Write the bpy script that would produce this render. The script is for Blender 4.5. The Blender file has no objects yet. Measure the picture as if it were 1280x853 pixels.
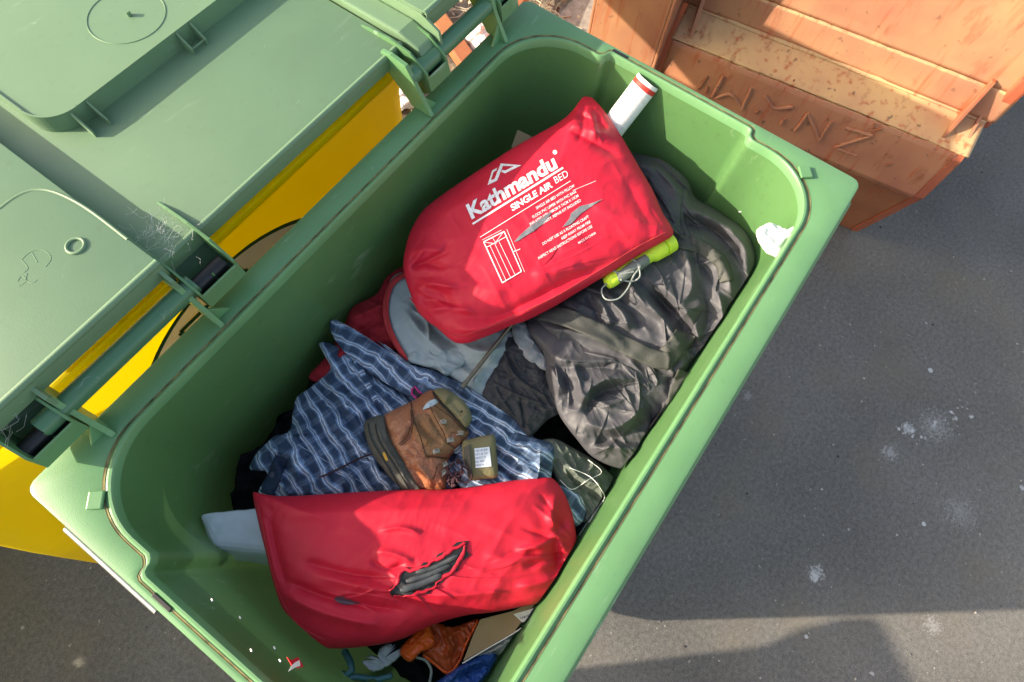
import bpy, bmesh, math, random
import numpy as np
from mathutils import Vector, Matrix

random.seed(7)
SC = bpy.context.scene
COL = SC.collection
R = math.radians

# ------------------------------------------------------------------ camera
F_PX = 740.0                      # focal length in pixels of the 1280 px wide photograph
CAM = np.array([-0.33428174, -0.22709606, 2.00402711])
CM = np.array([[0.58279274, -0.81174748, 0.03766508],
               [-0.7473318, -0.55359576, -0.36746009],
               [0.31913603, 0.18600476, -0.92927629]])   # rows: image right, image down, forward
cd = bpy.data.cameras.new('camera')
cam = bpy.data.objects.new('camera', cd)
COL.objects.link(cam)
cd.sensor_width = 36.0
cd.lens = F_PX / 1280.0 * 36.0
cd.clip_start = 0.02
cd.clip_end = 500
m = Matrix([[CM[0][i], -CM[1][i], -CM[2][i], CAM[i]] for i in range(3)] + [[0, 0, 0, 1]])
cam.matrix_world = m
SC.camera = cam

# ------------------------------------------------------------------ light
SUN_D = Vector((0.80, -1.0, -0.55)).normalized()         # the way the sunlight travels
SUN_EL = math.asin(-SUN_D.z)
sd = bpy.data.lights.new('sun', 'SUN')
sd.energy = 3.5
sd.angle = R(0.6)
sd.color = (1.0, 0.965, 0.90)
sun = bpy.data.objects.new('sun', sd)
COL.objects.link(sun)
sun.rotation_euler = SUN_D.to_track_quat('-Z', 'Y').to_euler()
w = bpy.data.worlds.new('World')
SC.world = w
w.use_nodes = True
nt = w.node_tree
bg = nt.nodes['Background']
sky = nt.nodes.new('ShaderNodeTexSky')
sky.sky_type = 'NISHITA'
sky.sun_disc = False
sky.sun_elevation = SUN_EL
az = math.atan2(-SUN_D.x, -SUN_D.y)                      # towards the sun, from +Y
sky.sun_rotation = az
sky.air_density = 1.0
sky.dust_density = 2.5
sky.ozone_density = 1.0
nt.links.new(sky.outputs[0], bg.inputs[0])
bg.inputs[1].default_value = 0.15
SC.view_settings.view_transform = 'Standard'
SC.view_settings.look = 'None'
SC.view_settings.exposure = 1.36
SC.view_settings.gamma = 1.0
SC.view_settings.use_white_balance = True
SC.view_settings.white_balance_temperature = 7800
SC.view_settings.white_balance_tint = 10
SC.render.engine = 'CYCLES'
SC.render.resolution_x = 1024
SC.render.resolution_y = 682


# ------------------------------------------------------------------ helpers
def at(u, v, pl):
    """points of the plane z = a + b x + c y seen at photograph pixels (u, v)"""
    u = np.asarray(u, float); v = np.asarray(v, float)
    a, b, c = pl if isinstance(pl, (tuple, list)) else (pl, 0.0, 0.0)
    d = ((u - 640) / F_PX)[..., None] * CM[0] + ((v - 426.5) / F_PX)[..., None] * CM[1] + CM[2]
    t = (a + b * CAM[0] + c * CAM[1] - CAM[2]) / (d[..., 2] - b * d[..., 0] - c * d[..., 1])
    return CAM + t[..., None] * d


def atax(u, v, ax, val):
    d = (u - 640) / F_PX * CM[0] + (v - 426.5) / F_PX * CM[1] + CM[2]
    return CAM + (val - CAM[ax]) / d[ax] * d


def tagt(o, label=None, cat=None, group=None, kind=None):
    if label: o['label'] = label
    if cat: o['category'] = cat
    if group: o['group'] = group
    if kind: o['kind'] = kind
    return o


def empty(name, loc, label, cat, group=None):
    o = bpy.data.objects.new(name, None)
    COL.objects.link(o)
    o.location = loc
    o.empty_display_size = 0.05
    return tagt(o, label, cat, group)


def link(name, me, mat, parent=None, smooth=True):
    if mat is not None and not me.materials:
        me.materials.append(mat)
    o = bpy.data.objects.new(name, me)
    COL.objects.link(o)
    if smooth:
        me.polygons.foreach_set('use_smooth', [True] * len(me.polygons))
    if parent is not None:
        o.parent = parent
        p = parent
        M = Matrix.Identity(4)
        while p is not None:
            M = Matrix.LocRotScale(p.location, p.rotation_euler, p.scale) @ M
            p = p.parent
        me.transform(M.inverted())
    return o


def mesh(name, V, F, mat, parent=None, smooth=True, uv=None):
    me = bpy.data.meshes.new(name)
    me.from_pydata([tuple(map(float, p)) for p in V], [], F)
    me.validate()
    me.update()
    if uv is not None:
        l = me.uv_layers.new(name='UVMap')
        idx = np.empty(len(me.loops), int)
        me.loops.foreach_get('vertex_index', idx)
        l.data.foreach_set('uv', np.asarray(uv, float)[idx].ravel())
    return link(name, me, mat, parent, smooth)


class BM:
    """collects shapes into one mesh"""
    def __init__(s):
        s.b = bmesh.new()

    def box(s, c, size, rot=None, bev=0.0, seg=2):
        g = bmesh.ops.create_cube(s.b, size=1.0)
        vs = g['verts']
        bmesh.ops.scale(s.b, vec=size, verts=vs)
        if bev > 0:
            es = list({e for v in vs for e in v.link_edges})
            r = bmesh.ops.bevel(s.b, geom=es, offset=bev, segments=seg, profile=0.6, affect='EDGES')
            vs = list({v for f in r['faces'] for v in f.verts} | {v for v in vs if v.is_valid})
        if rot is not None:
            bmesh.ops.rotate(s.b, cent=(0, 0, 0), matrix=rot, verts=vs)
        bmesh.ops.translate(s.b, vec=c, verts=vs)
        return vs

    def bx(s, x0, x1, y0, y1, z0, z1, bev=0.0, seg=2):
        return s.box(((x0 + x1) / 2, (y0 + y1) / 2, (z0 + z1) / 2), (abs(x1 - x0), abs(y1 - y0), abs(z1 - z0)), None, bev, seg)

    def tube(s, pts, r, n=12, cap=True):
        pts = [Vector(p) for p in pts]
        rs = r if isinstance(r, (list, tuple)) else [r] * len(pts)
        rings = []
        t0 = (pts[1] - pts[0]).normalized()
        up = Vector((0, 0, 1)) if abs(t0.z) < 0.9 else Vector((1, 0, 0))
        nrm = t0.cross(up).normalized()
        for i, p in enumerate(pts):
            t = (pts[min(i + 1, len(pts) - 1)] - pts[max(i - 1, 0)]).normalized()
            nrm = (nrm - t * nrm.dot(t)).normalized()
            bn = t.cross(nrm)
            rings.append([s.b.verts.new(p + (nrm * math.cos(a) + bn * math.sin(a)) * rs[i])
                          for a in [2 * math.pi * k / n for k in range(n)]])
        for a, b in zip(rings, rings[1:]):
            for k in range(n):
                s.b.faces.new((a[k], a[(k + 1) % n], b[(k + 1) % n], b[k]))
        if cap:
            s.b.faces.new(rings[0][::-1]); s.b.faces.new(rings[-1])

    def prism(s, poly, d):
        """poly: 3D points of a planar outline, d: thickness vector"""
        d = Vector(d)
        a = [s.b.verts.new(Vector(p)) for p in poly]
        b = [s.b.verts.new(Vector(p) + d) for p in poly]
        s.b.faces.new(a); s.b.faces.new(b[::-1])
        n = len(a)
        for i in range(n):
            s.b.faces.new((a[i], b[i], b[(i + 1) % n], a[(i + 1) % n]))

    def build(s, name, mat, parent=None, smooth=False, bevel=0.0):
        bmesh.ops.recalc_face_normals(s.b, faces=s.b.faces[:])
        if bevel > 0:
            es = [e for e in s.b.edges if len(e.link_faces) == 2 and e.calc_face_angle(0) > 0.6]
            bmesh.ops.bevel(s.b, geom=es, offset=bevel, segments=2, profile=0.6, affect='EDGES', clamp_overlap=True)
        me = bpy.data.meshes.new(name)
        s.b.to_mesh(me); s.b.free()
        o = link(name, me, mat, parent, smooth)
        if smooth:
            me.set_sharp_from_angle(angle=R(40))
        return o


# value noise
_T = np.random.RandomState(5).rand(256, 256)


def vn(x, y, seed=0):
    x = x + seed * 17.37; y = y + seed * 9.13
    xi = np.floor(x).astype(int); yi = np.floor(y).astype(int)
    fx = x - xi; fy = y - yi
    fx = fx * fx * fx * (fx * (fx * 6 - 15) + 10); fy = fy * fy * fy * (fy * (fy * 6 - 15) + 10)
    g = lambda a, b: _T[a & 255, b & 255]
    return (g(xi, yi) * (1 - fx) + g(xi + 1, yi) * fx) * (1 - fy) + (g(xi, yi + 1) * (1 - fx) + g(xi + 1, yi + 1) * fx) * fy


def fbm(x, y, seed=0, oc=3):
    s = 0; a = 0.5
    for k in range(oc):
        s = s + a * (vn(x * 2 ** k, y * 2 ** k, seed + k) - 0.5)
        a *= 0.5
    return s


def ridge(x, y, seed=0):
    return 1 - np.abs(2 * vn(x, y, seed) - 1) - 0.5


def spline(P, n=12, closed=True):
    P = np.asarray(P, float); N = len(P); out = []
    rng = range(N if closed else N - 1)
    for i in rng:
        if closed:
            a, b, c, d = P[(i - 1) % N], P[i], P[(i + 1) % N], P[(i + 2) % N]
        else:
            a, b, c, d = P[max(i - 1, 0)], P[i], P[i + 1], P[min(i + 2, N - 1)]
        for k in range(n):
            t = k / n
            out.append(0.5 * ((2 * b) + (-a + c) * t + (2 * a - 5 * b + 4 * c - d) * t * t + (-a + 3 * b - 3 * c + d) * t ** 3))
    if not closed: out.append(P[-1])
    return np.array(out)


def polydist(u, v, P):
    """distance, signed side and position along an open polyline"""
    P = spline(P, 5, False) if len(P) > 2 else np.asarray(P, float)
    L = np.r_[0, np.cumsum(np.hypot(*np.diff(P, axis=0).T))]
    D = np.full(u.shape, 1e9); S = np.zeros(u.shape); T = np.zeros(u.shape)
    for i in range(len(P) - 1):
        a = P[i]; d = P[i + 1] - a; l2 = d @ d + 1e-9
        t = np.clip(((u - a[0]) * d[0] + (v - a[1]) * d[1]) / l2, 0, 1)
        ex = u - a[0] - t * d[0]; ey = v - a[1] - t * d[1]
        q = np.hypot(ex, ey)
        k = q < D
        D = np.where(k, q, D)
        S = np.where(k, np.sign(d[0] * ey - d[1] * ex), S)
        T = np.where(k, (L[i] + t * math.sqrt(l2)) / L[-1], T)
    return D, S, T


def creases(u, v, C):
    h = np.zeros(u.shape)
    for c in C:
        amp, wd, P = c[0], c[1], c[2]
        mode = c[3] if len(c) > 3 else 'r'
        D, S, T = polydist(u, v, P)
        tap = np.clip(np.minimum(T, 1 - T) * 4, 0, 1); tap = tap * tap * (3 - 2 * tap)
        if mode == 'r':
            f = np.exp(-(D / wd) ** 1.6)
        else:                                   # lapped fold: sharp on one side only
            s = S if mode == 's' else -S
            f = np.where(s > 0, np.exp(-(D / wd) ** 1.3), np.exp(-(D / (0.22 * wd)) ** 2))
            if mode in 'sS': pass
        h += amp * tap * f
    return h


def inside(P, mg=.006):
    """keep points of the contents within the tapering, round-cornered walls of the open bin"""
    P = np.array(P, float); sh_ = P.shape; P = P.reshape(-1, 3)
    z = P[:, 2]; dx = .0035 + .0525 * np.clip(1.086 - z, 0, 1); dy = .0035 + .036 * np.clip(1.086 - z, 0, 1)
    hx = .588 - dx - mg; hy = .334 - dy - mg; r = .118
    ax_ = np.abs(P[:, 0]); ay = np.abs(P[:, 1]); k = z < 1.07
    nx_ = np.minimum(ax_, hx); ny_ = np.minimum(ay, hy)
    qx = nx_ - (hx - r); qy = ny_ - (hy - r); d = np.hypot(qx, qy)
    c = (qx > 0) & (qy > 0) & (d > r)
    f = np.where(c, r / np.maximum(d, 1e-6), 1)
    nx_ = np.where(c, hx - r + qx * f, nx_); ny_ = np.where(c, hy - r + qy * f, ny_)
    P[:, 0] = np.where(k, np.sign(P[:, 0]) * nx_, P[:, 0]); P[:, 1] = np.where(k, np.sign(P[:, 1]) * ny_, P[:, 1])
    return P.reshape(sh_)


class Blob:
    """a soft body: star-shaped outline, swollen above and below a tilted plane, with creases"""
    def __init__(s, name, mat, outline, pl, top, bot, parent=None, prof=(2.5, 0.55), cr=(), nz=(), na=320, nr=90,
                 centre=None, uvang=0.0, warp=None, smooth_outline=8, edge_nz=0.0, tilt=None):
        s.pl = pl
        o = spline(outline, smooth_outline) if smooth_outline else np.asarray(outline, float)
        c = np.array(centre if centre is not None else o.mean(0), float)
        s.c = c
        th = np.arctan2(o[:, 1] - c[1], o[:, 0] - c[0]); rr = np.hypot(o[:, 0] - c[0], o[:, 1] - c[1])
        k = np.argsort(th)
        s.th = np.r_[th[k] - 2 * np.pi, th[k], th[k] + 2 * np.pi]; s.rr = np.tile(rr[k], 3)
        s.top, s.prof, s.cr, s.nz, s.en = top, prof, cr, nz, edge_nz
        s.tilt = tilt
        A = np.linspace(-np.pi, np.pi, na, endpoint=False)
        q = np.linspace(0, 1, nr + 1)[1:] ** 0.75
        rad = s.rho(A)
        U = c[0] + np.cos(A)[None] * rad[None] * q[:, None]
        Vv = c[1] + np.sin(A)[None] * rad[None] * q[:, None]
        U = np.r_[U.ravel(), c[0]]; Vv = np.r_[Vv.ravel(), c[1]]
        P = s.pos(U, Vv)
        V = list(P)
        ctr = len(V) - 1
        F = []
        for i in range(na):
            F.append((ctr, (i + 1) % na, i))
        for j in range(nr - 1):
            for i in range(na):
                a = j * na + i; b = j * na + (i + 1) % na
                F.append((a, b, b + na, a + na))
        # underside
        qb = [0.96, 0.8, 0.5]
        last = (nr - 1) * na
        base = at(U, Vv, pl)
        for qq in qb:
            st = len(V)
            bu = c[0] + np.cos(A) * rad * qq; bv = c[1] + np.sin(A) * rad * qq
            B = at(bu, bv, pl)
            B[:, 2] -= bot * (1 - qq ** prof[0]) ** prof[1]
            B = inside(B); V += list(B)
            for i in range(na):
                F.append((last + i, last + (i + 1) % na, st + (i + 1) % na, st + i))
            last = st
        B = at(c[0], c[1], pl).copy(); B[2] -= bot
        V.append(inside(B[None])[0])
        for i in range(na):
            F.append((last + i, last + (i + 1) % na, len(V) - 1))
        allu = np.r_[U, np.concatenate([c[0] + np.cos(A) * rad * qq for qq in qb]), c[0]]
        allv = np.r_[Vv, np.concatenate([c[1] + np.sin(A) * rad * qq for qq in qb]), c[1]]
        ca, sa = math.cos(uvang), math.sin(uvang)
        uu = (allu * ca + allv * sa) / 100; vv = (-allu * sa + allv * ca) / 100
        if warp: uu, vv = warp(uu, vv, allu, allv)
        s.o = mesh(name, V, F, mat, parent, True, np.stack([uu, vv], 1))

    def rho(s, a):
        r = np.interp(a, s.th, s.rr)
        if s.en: r = r * (1 + s.en * fbm(np.cos(a) * 6 + 30, np.sin(a) * 6 + 30, 3))
        return r

    def h(s, u, v):
        a = np.arctan2(v - s.c[1], u - s.c[0]); r = np.hypot(u - s.c[0], v - s.c[1]) / s.rho(a)
        rc = np.clip(r, 0, 1)
        body = (1 - rc ** s.prof[0]) ** s.prof[1]
        h = s.top * body
        fade = np.clip((1 - rc) * 9, 0, 1)
        d = creases(u, v, s.cr)
        for n in s.nz:
            amp, sx, sy, ang, kind = n[:5]
            ca, sa = math.cos(R(ang)), math.sin(R(ang))
            x = u * ca + v * sa; y = -u * sa + v * ca
            x = x + 10 * fbm(u / 60, v / 60, 11); y = y + 10 * fbm(u / 60, v / 60, 12)
            sd_ = n[5] if len(n) > 5 else 0
            d = d + amp * (ridge(x / sx, y / sy, sd_) if kind == 'r' else fbm(x / sx, y / sy, sd_))
        if s.tilt: h = h + s.tilt(u, v)
        return h + d * (0.25 + 0.75 * fade) * np.where(body > 0, 1, 0) ** 1 * np.clip(body * 3, 0, 1)

    def pos(s, u, v, off=0.0):
        u = np.asarray(u, float); v = np.asarray(v, float)
        a, b, c = s.pl if isinstance(s.pl, (tuple, list)) else (s.pl, 0.0, 0.0)
        return inside(at(u, v, (a + s.h(u, v) + off, b, c)), .006 - min(off, .004))


def poly_patch(name, poly, surf, mat, parent, off=0.0015, step=2.0, thick=0.0):
    """a thin patch lying on a soft surface: polygon in photo pixels laid over surf"""
    b = bmesh.new()
    vs = [b.verts.new((p[0], p[1], 0)) for p in poly]
    es = [b.edges.new((vs[i], vs[(i + 1) % len(vs)])) for i in range(len(vs))]
    bmesh.ops.triangle_fill(b, edges=es, use_beauty=True)
    for it in range(6):
        le = [e for e in b.edges if e.calc_length() > step]
        if not le or len(b.verts) > 6000: break
        bmesh.ops.subdivide_edges(b, edges=le, cuts=1)
        bmesh.ops.triangulate(b, faces=b.faces[:])
    U = np.array([v.co.x for v in b.verts]); V = np.array([v.co.y for v in b.verts])
    P = surf(U, V, off)
    for v, p in zip(b.verts, P): v.co = p
    b.normal_update()
    for f in b.faces:
        if f.normal.z < 0: f.normal_flip()
    me = bpy.data.meshes.new(name); b.to_mesh(me); b.free()
    return link(name, me, mat, parent, True)


def ribbon(name, P, width, surf, mat, parent=None, off=0.003, nw=8, crown=0.0, sm=8, z=None, rag=0.0):
    P = spline(P, sm, False)
    L = np.r_[0, np.cumsum(np.hypot(*np.diff(P, axis=0).T))]
    n = max(6, int(L[-1] / 3))
    q = np.linspace(0, L[-1], n)
    C = np.stack([np.interp(q, L, P[:, 0]), np.interp(q, L, P[:, 1])], 1)
    T = np.gradient(C, axis=0); T /= np.hypot(T[:, 0], T[:, 1])[:, None] + 1e-9
    N = np.stack([-T[:, 1], T[:, 0]], 1)
    wv = width if np.isscalar(width) else np.interp(np.linspace(0, 1, n), np.linspace(0, 1, len(width)), width)
    s = np.linspace(-0.5, 0.5, nw + 1)
    G = C[:, None] + N[:, None] * (s[None, :, None] * (wv * np.ones(n))[:, None, None])
    if rag: G = G + rag * (fbm(G[..., 0] / 9, G[..., 1] / 9, 5))[..., None] * N[:, None]
    W = surf(G[..., 0].ravel(), G[..., 1].ravel(), off)
    W[:, 2] += np.tile(crown * (1 - (2 * s) ** 2), n)
    k = nw + 1
    F = [(i * k + j, i * k + j + 1, (i + 1) * k + j + 1, (i + 1) * k + j) for i in range(n - 1) for j in range(nw)]
    uv = np.stack([np.repeat(q / 100, k), np.tile(s * (width if np.isscalar(width) else max(width)) / 100, n)], 1)
    o = mesh(name, W, F, mat, parent, True, uv)
    md = o.modifiers.new('t', 'SOLIDIFY'); md.thickness = 0.0012; md.offset = 0
    return o


def flat(pl):
    def f(u, v, off=0.0):
        p = at(u, v, pl).copy(); p[..., 2] += off
        return inside(p, .002)
    return f


def text_mesh(body, size, bold=0.0, align='LEFT'):
    c = bpy.data.curves.new('t', 'FONT')
    c.body = body; c.size = size; c.align_x = align
    c.offset = bold; c.resolution_u = 4
    o = bpy.data.objects.new('t', c)
    COL.objects.link(o)
    bpy.context.view_layer.update()
    me = bpy.data.meshes.new_from_object(o)
    bpy.data.objects.remove(o); bpy.data.curves.remove(c)
    return me


def lettering(name, body, org, ex, ey, size, surf, mat, parent, bold=0.0, align='LEFT', off=0.0012, sx=1.0):
    """writing laid over a soft surface: org, ex, ey in photo pixels"""
    me = text_mesh(body, size, bold, align)
    b = bmesh.new(); b.from_mesh(me)
    for it in range(3):
        le = [e for e in b.edges if e.calc_length() > 4]
        if not le: break
        bmesh.ops.subdivide_edges(b, edges=le, cuts=1)
        bmesh.ops.triangulate(b, faces=b.faces[:])
    X = np.array([v.co.x * sx for v in b.verts]); Y = np.array([v.co.y for v in b.verts])
    U = org[0] + ex[0] * X + ey[0] * Y; V = org[1] + ex[1] * X + ey[1] * Y
    P = surf(U, V, off)
    for v, p in zip(b.verts, P): v.co = p
    b.normal_update()
    for f in b.faces:
        if f.normal.z < 0: f.normal_flip()
    b.to_mesh(me); b.free()
    me.name = name
    return link(name, me, mat, parent, False)


# ------------------------------------------------------------------ materials
def nodes(name):
    m = bpy.data.materials.new(name); m.use_nodes = True
    return m, m.node_tree, m.node_tree.nodes['Principled BSDF']


def N(nt, t, **k):
    n = nt.nodes.new(t)
    for a, b in k.items(): setattr(n, a, b)
    return n


def plastic(name, col, col2=None, rough=0.42, scale=9.0, scuff=0.25, scuffcol=(0.55, 0.6, 0.52), bump=0.08, dirt=0.2, spec=0.5):
    """moulded plastic or cloth: faint mottling, scuffs, fine grain"""
    m, nt, p = nodes(name)
    tc = N(nt, 'ShaderNodeTexCoord'); L = nt.links.new
    n1 = N(nt, 'ShaderNodeTexNoise'); n1.inputs['Scale'].default_value = scale; n1.inputs['Detail'].default_value = 6
    L(tc.outputs['Object'], n1.inputs[0])
    r1 = N(nt, 'ShaderNodeValToRGB'); r1.color_ramp.elements[0].position = 0.3; r1.color_ramp.elements[1].position = 0.72
    r1.color_ramp.elements[0].color = (*col, 1); r1.color_ramp.elements[1].color = (*(col2 or [c * 1.15 for c in col]), 1)
    L(n1.outputs[0], r1.inputs[0])
    # scratches: stretched noise thresholded
    mp = N(nt, 'ShaderNodeMapping'); mp.inputs['Scale'].default_value = (14, 90, 40); mp.inputs['Rotation'].default_value = (0.3, 0.2, 0.7)
    L(tc.outputs['Object'], mp.inputs[0])
    n2 = N(nt, 'ShaderNodeTexNoise'); n2.inputs['Scale'].default_value = 1.0; n2.inputs['Detail'].default_value = 4
    L(mp.outputs[0], n2.inputs[0])
    n3 = N(nt, 'ShaderNodeTexNoise'); n3.inputs['Scale'].default_value = 5.0; n3.inputs['Detail'].default_value = 3
    L(tc.outputs['Object'], n3.inputs[0])
    r2 = N(nt, 'ShaderNodeMapRange'); r2.inputs[1].default_value = 0.62; r2.inputs[2].default_value = 0.72
    L(n2.outputs[0], r2.inputs[0])
    r3 = N(nt, 'ShaderNodeMapRange'); r3.inputs[1].default_value = 0.5; r3.inputs[2].default_value = 0.68
    L(n3.outputs[0], r3.inputs[0])
    mm = N(nt, 'ShaderNodeMath', operation='MULTIPLY'); L(r2.outputs[0], mm.inputs[0]); L(r3.outputs[0], mm.inputs[1])
    ms = N(nt, 'ShaderNodeMath', operation='MULTIPLY'); L(mm.outputs[0], ms.inputs[0]); ms.inputs[1].default_value = scuff
    mx = N(nt, 'ShaderNodeMix', data_type='RGBA'); L(ms.outputs[0], mx.inputs[0]); L(r1.outputs[0], mx.inputs[6])
    mx.inputs[7].default_value = (*scuffcol, 1)
    # grime specks
    n4 = N(nt, 'ShaderNodeTexNoise'); n4.inputs['Scale'].default_value = 60; n4.inputs['Detail'].default_value = 5
    L(tc.outputs['Object'], n4.inputs[0])
    r4 = N(nt, 'ShaderNodeMapRange'); r4.inputs[1].default_value = 0.6; r4.inputs[2].default_value = 0.75; r4.inputs[4].default_value = dirt
    L(n4.outputs[0], r4.inputs[0])
    mx2 = N(nt, 'ShaderNodeMix', data_type='RGBA'); L(r4.outputs[0], mx2.inputs[0]); L(mx.outputs[2], mx2.inputs[6])
    mx2.inputs[7].default_value = (col[0] * 0.5 + 0.03, col[1] * 0.45 + 0.03, col[2] * 0.45 + 0.02, 1)
    # broad fading and grime film
    n6 = N(nt, 'ShaderNodeTexNoise'); n6.inputs['Scale'].default_value = 2.6; n6.inputs['Detail'].default_value = 7; n6.inputs['Roughness'].default_value = .62; n6.inputs['Distortion'].default_value = .6
    L(tc.outputs['Object'], n6.inputs[0])
    r6 = N(nt, 'ShaderNodeMapRange'); r6.inputs[1].default_value = .42; r6.inputs[2].default_value = .68; r6.inputs[4].default_value = .38; L(n6.outputs[0], r6.inputs[0])
    mx6 = N(nt, 'ShaderNodeMix', data_type='RGBA'); L(r6.outputs[0], mx6.inputs[0]); L(mx2.outputs[2], mx6.inputs[6])
    mx6.inputs[7].default_value = (col[0] * .78 + .012, col[1] * .74 + .010, col[2] * .78 + .008, 1)
    # thin pale scratches in every direction
    wv = N(nt, 'ShaderNodeTexVoronoi'); wv.feature = 'DISTANCE_TO_EDGE'; wv.inputs['Scale'].default_value = 7; 
    wd = N(nt, 'ShaderNodeVectorMath', operation='MULTIPLY_ADD'); L(n3.outputs['Color'], wd.inputs[0]); wd.inputs[1].default_value = (.35, .35, .35); L(tc.outputs['Object'], wd.inputs[2]); L(wd.outputs[0], wv.inputs[0])
    r7 = N(nt, 'ShaderNodeMapRange'); r7.inputs[1].default_value = .0; r7.inputs[2].default_value = .007; r7.inputs[3].default_value = 1; r7.inputs[4].default_value = 0; L(wv.outputs[0], r7.inputs[0])
    m7 = N(nt, 'ShaderNodeMath', operation='MULTIPLY'); L(r7.outputs[0], m7.inputs[0]); L(r2.outputs[0], m7.inputs[1])
    m8 = N(nt, 'ShaderNodeMath', operation='MULTIPLY'); L(m7.outputs[0], m8.inputs[0]); m8.inputs[1].default_value = .5
    mx7 = N(nt, 'ShaderNodeMix', data_type='RGBA'); L(m8.outputs[0], mx7.inputs[0]); L(mx6.outputs[2], mx7.inputs[6]); mx7.inputs[7].default_value = (*scuffcol, 1)
    L(mx7.outputs[2], p.inputs['Base Color'])
    rr = N(nt, 'ShaderNodeMapRange'); rr.inputs[1].default_value = 0.3; rr.inputs[2].default_value = 0.7
    rr.inputs[3].default_value = rough - 0.07; rr.inputs[4].default_value = rough + 0.1
    L(n3.outputs[0], rr.inputs[0]); L(rr.outputs[0], p.inputs['Roughness'])
    bp = N(nt, 'ShaderNodeBump'); bp.inputs['Strength'].default_value = bump; bp.inputs['Distance'].default_value = 0.004
    n5 = N(nt, 'ShaderNodeTexNoise'); n5.inputs['Scale'].default_value = 480; n5.inputs['Detail'].default_value = 2
    L(tc.outputs['Object'], n5.inputs[0]); L(n5.outputs[0], bp.inputs['Height']); L(bp.outputs[0], p.inputs['Normal'])
    p.inputs['Specular IOR Level'].default_value = spec
    return m


def cloth(name, col, col2=None, rough=0.75, weave=900, wb=0.15, wr=0.3, wscale=22, sheen=0.0, spec=0.3, stretch=(1, 3, 1)):
    m, nt, p = nodes(name)
    L = nt.links.new
    tc = N(nt, 'ShaderNodeTexCoord')
    n1 = N(nt, 'ShaderNodeTexNoise'); n1.inputs['Scale'].default_value = 14; n1.inputs['Detail'].default_value = 5
    L(tc.outputs['Object'], n1.inputs[0])
    r1 = N(nt, 'ShaderNodeValToRGB'); r1.color_ramp.elements[0].position = 0.3; r1.color_ramp.elements[1].position = 0.7
    r1.color_ramp.elements[0].color = (*col, 1); r1.color_ramp.elements[1].color = (*(col2 or [c * 1.12 for c in col]), 1)
    L(n1.outputs[0], r1.inputs[0]); L(r1.outputs[0], p.inputs['Base Color'])
    mp = N(nt, 'ShaderNodeMapping'); mp.inputs['Scale'].default_value = stretch; mp.inputs['Rotation'].default_value = (0, 0, 0.6)
    L(tc.outputs['Object'], mp.inputs[0])
    n2 = N(nt, 'ShaderNodeTexNoise'); n2.inputs['Scale'].default_value = wscale; n2.inputs['Detail'].default_value = 3
    n2.inputs['Distortion'].default_value = 1.0
    L(mp.outputs[0], n2.inputs[0])
    b1 = N(nt, 'ShaderNodeBump'); b1.inputs['Strength'].default_value = wr; b1.inputs['Distance'].default_value = 0.01
    L(n2.outputs[0], b1.inputs['Height'])
    n3 = N(nt, 'ShaderNodeTexNoise'); n3.inputs['Scale'].default_value = weave; n3.inputs['Detail'].default_value = 1
    L(tc.outputs['Object'], n3.inputs[0])
    b2 = N(nt, 'ShaderNodeBump'); b2.inputs['Strength'].default_value = wb; b2.inputs['Distance'].default_value = 0.0015
    L(n3.outputs[0], b2.inputs['Height']); L(b1.outputs[0], b2.inputs['Normal']); L(b2.outputs[0], p.inputs['Normal'])
    p.inputs['Roughness'].default_value = rough
    p.inputs['Specular IOR Level'].default_value = spec
    p.inputs['Sheen Weight'].default_value = sheen
    return m


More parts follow.
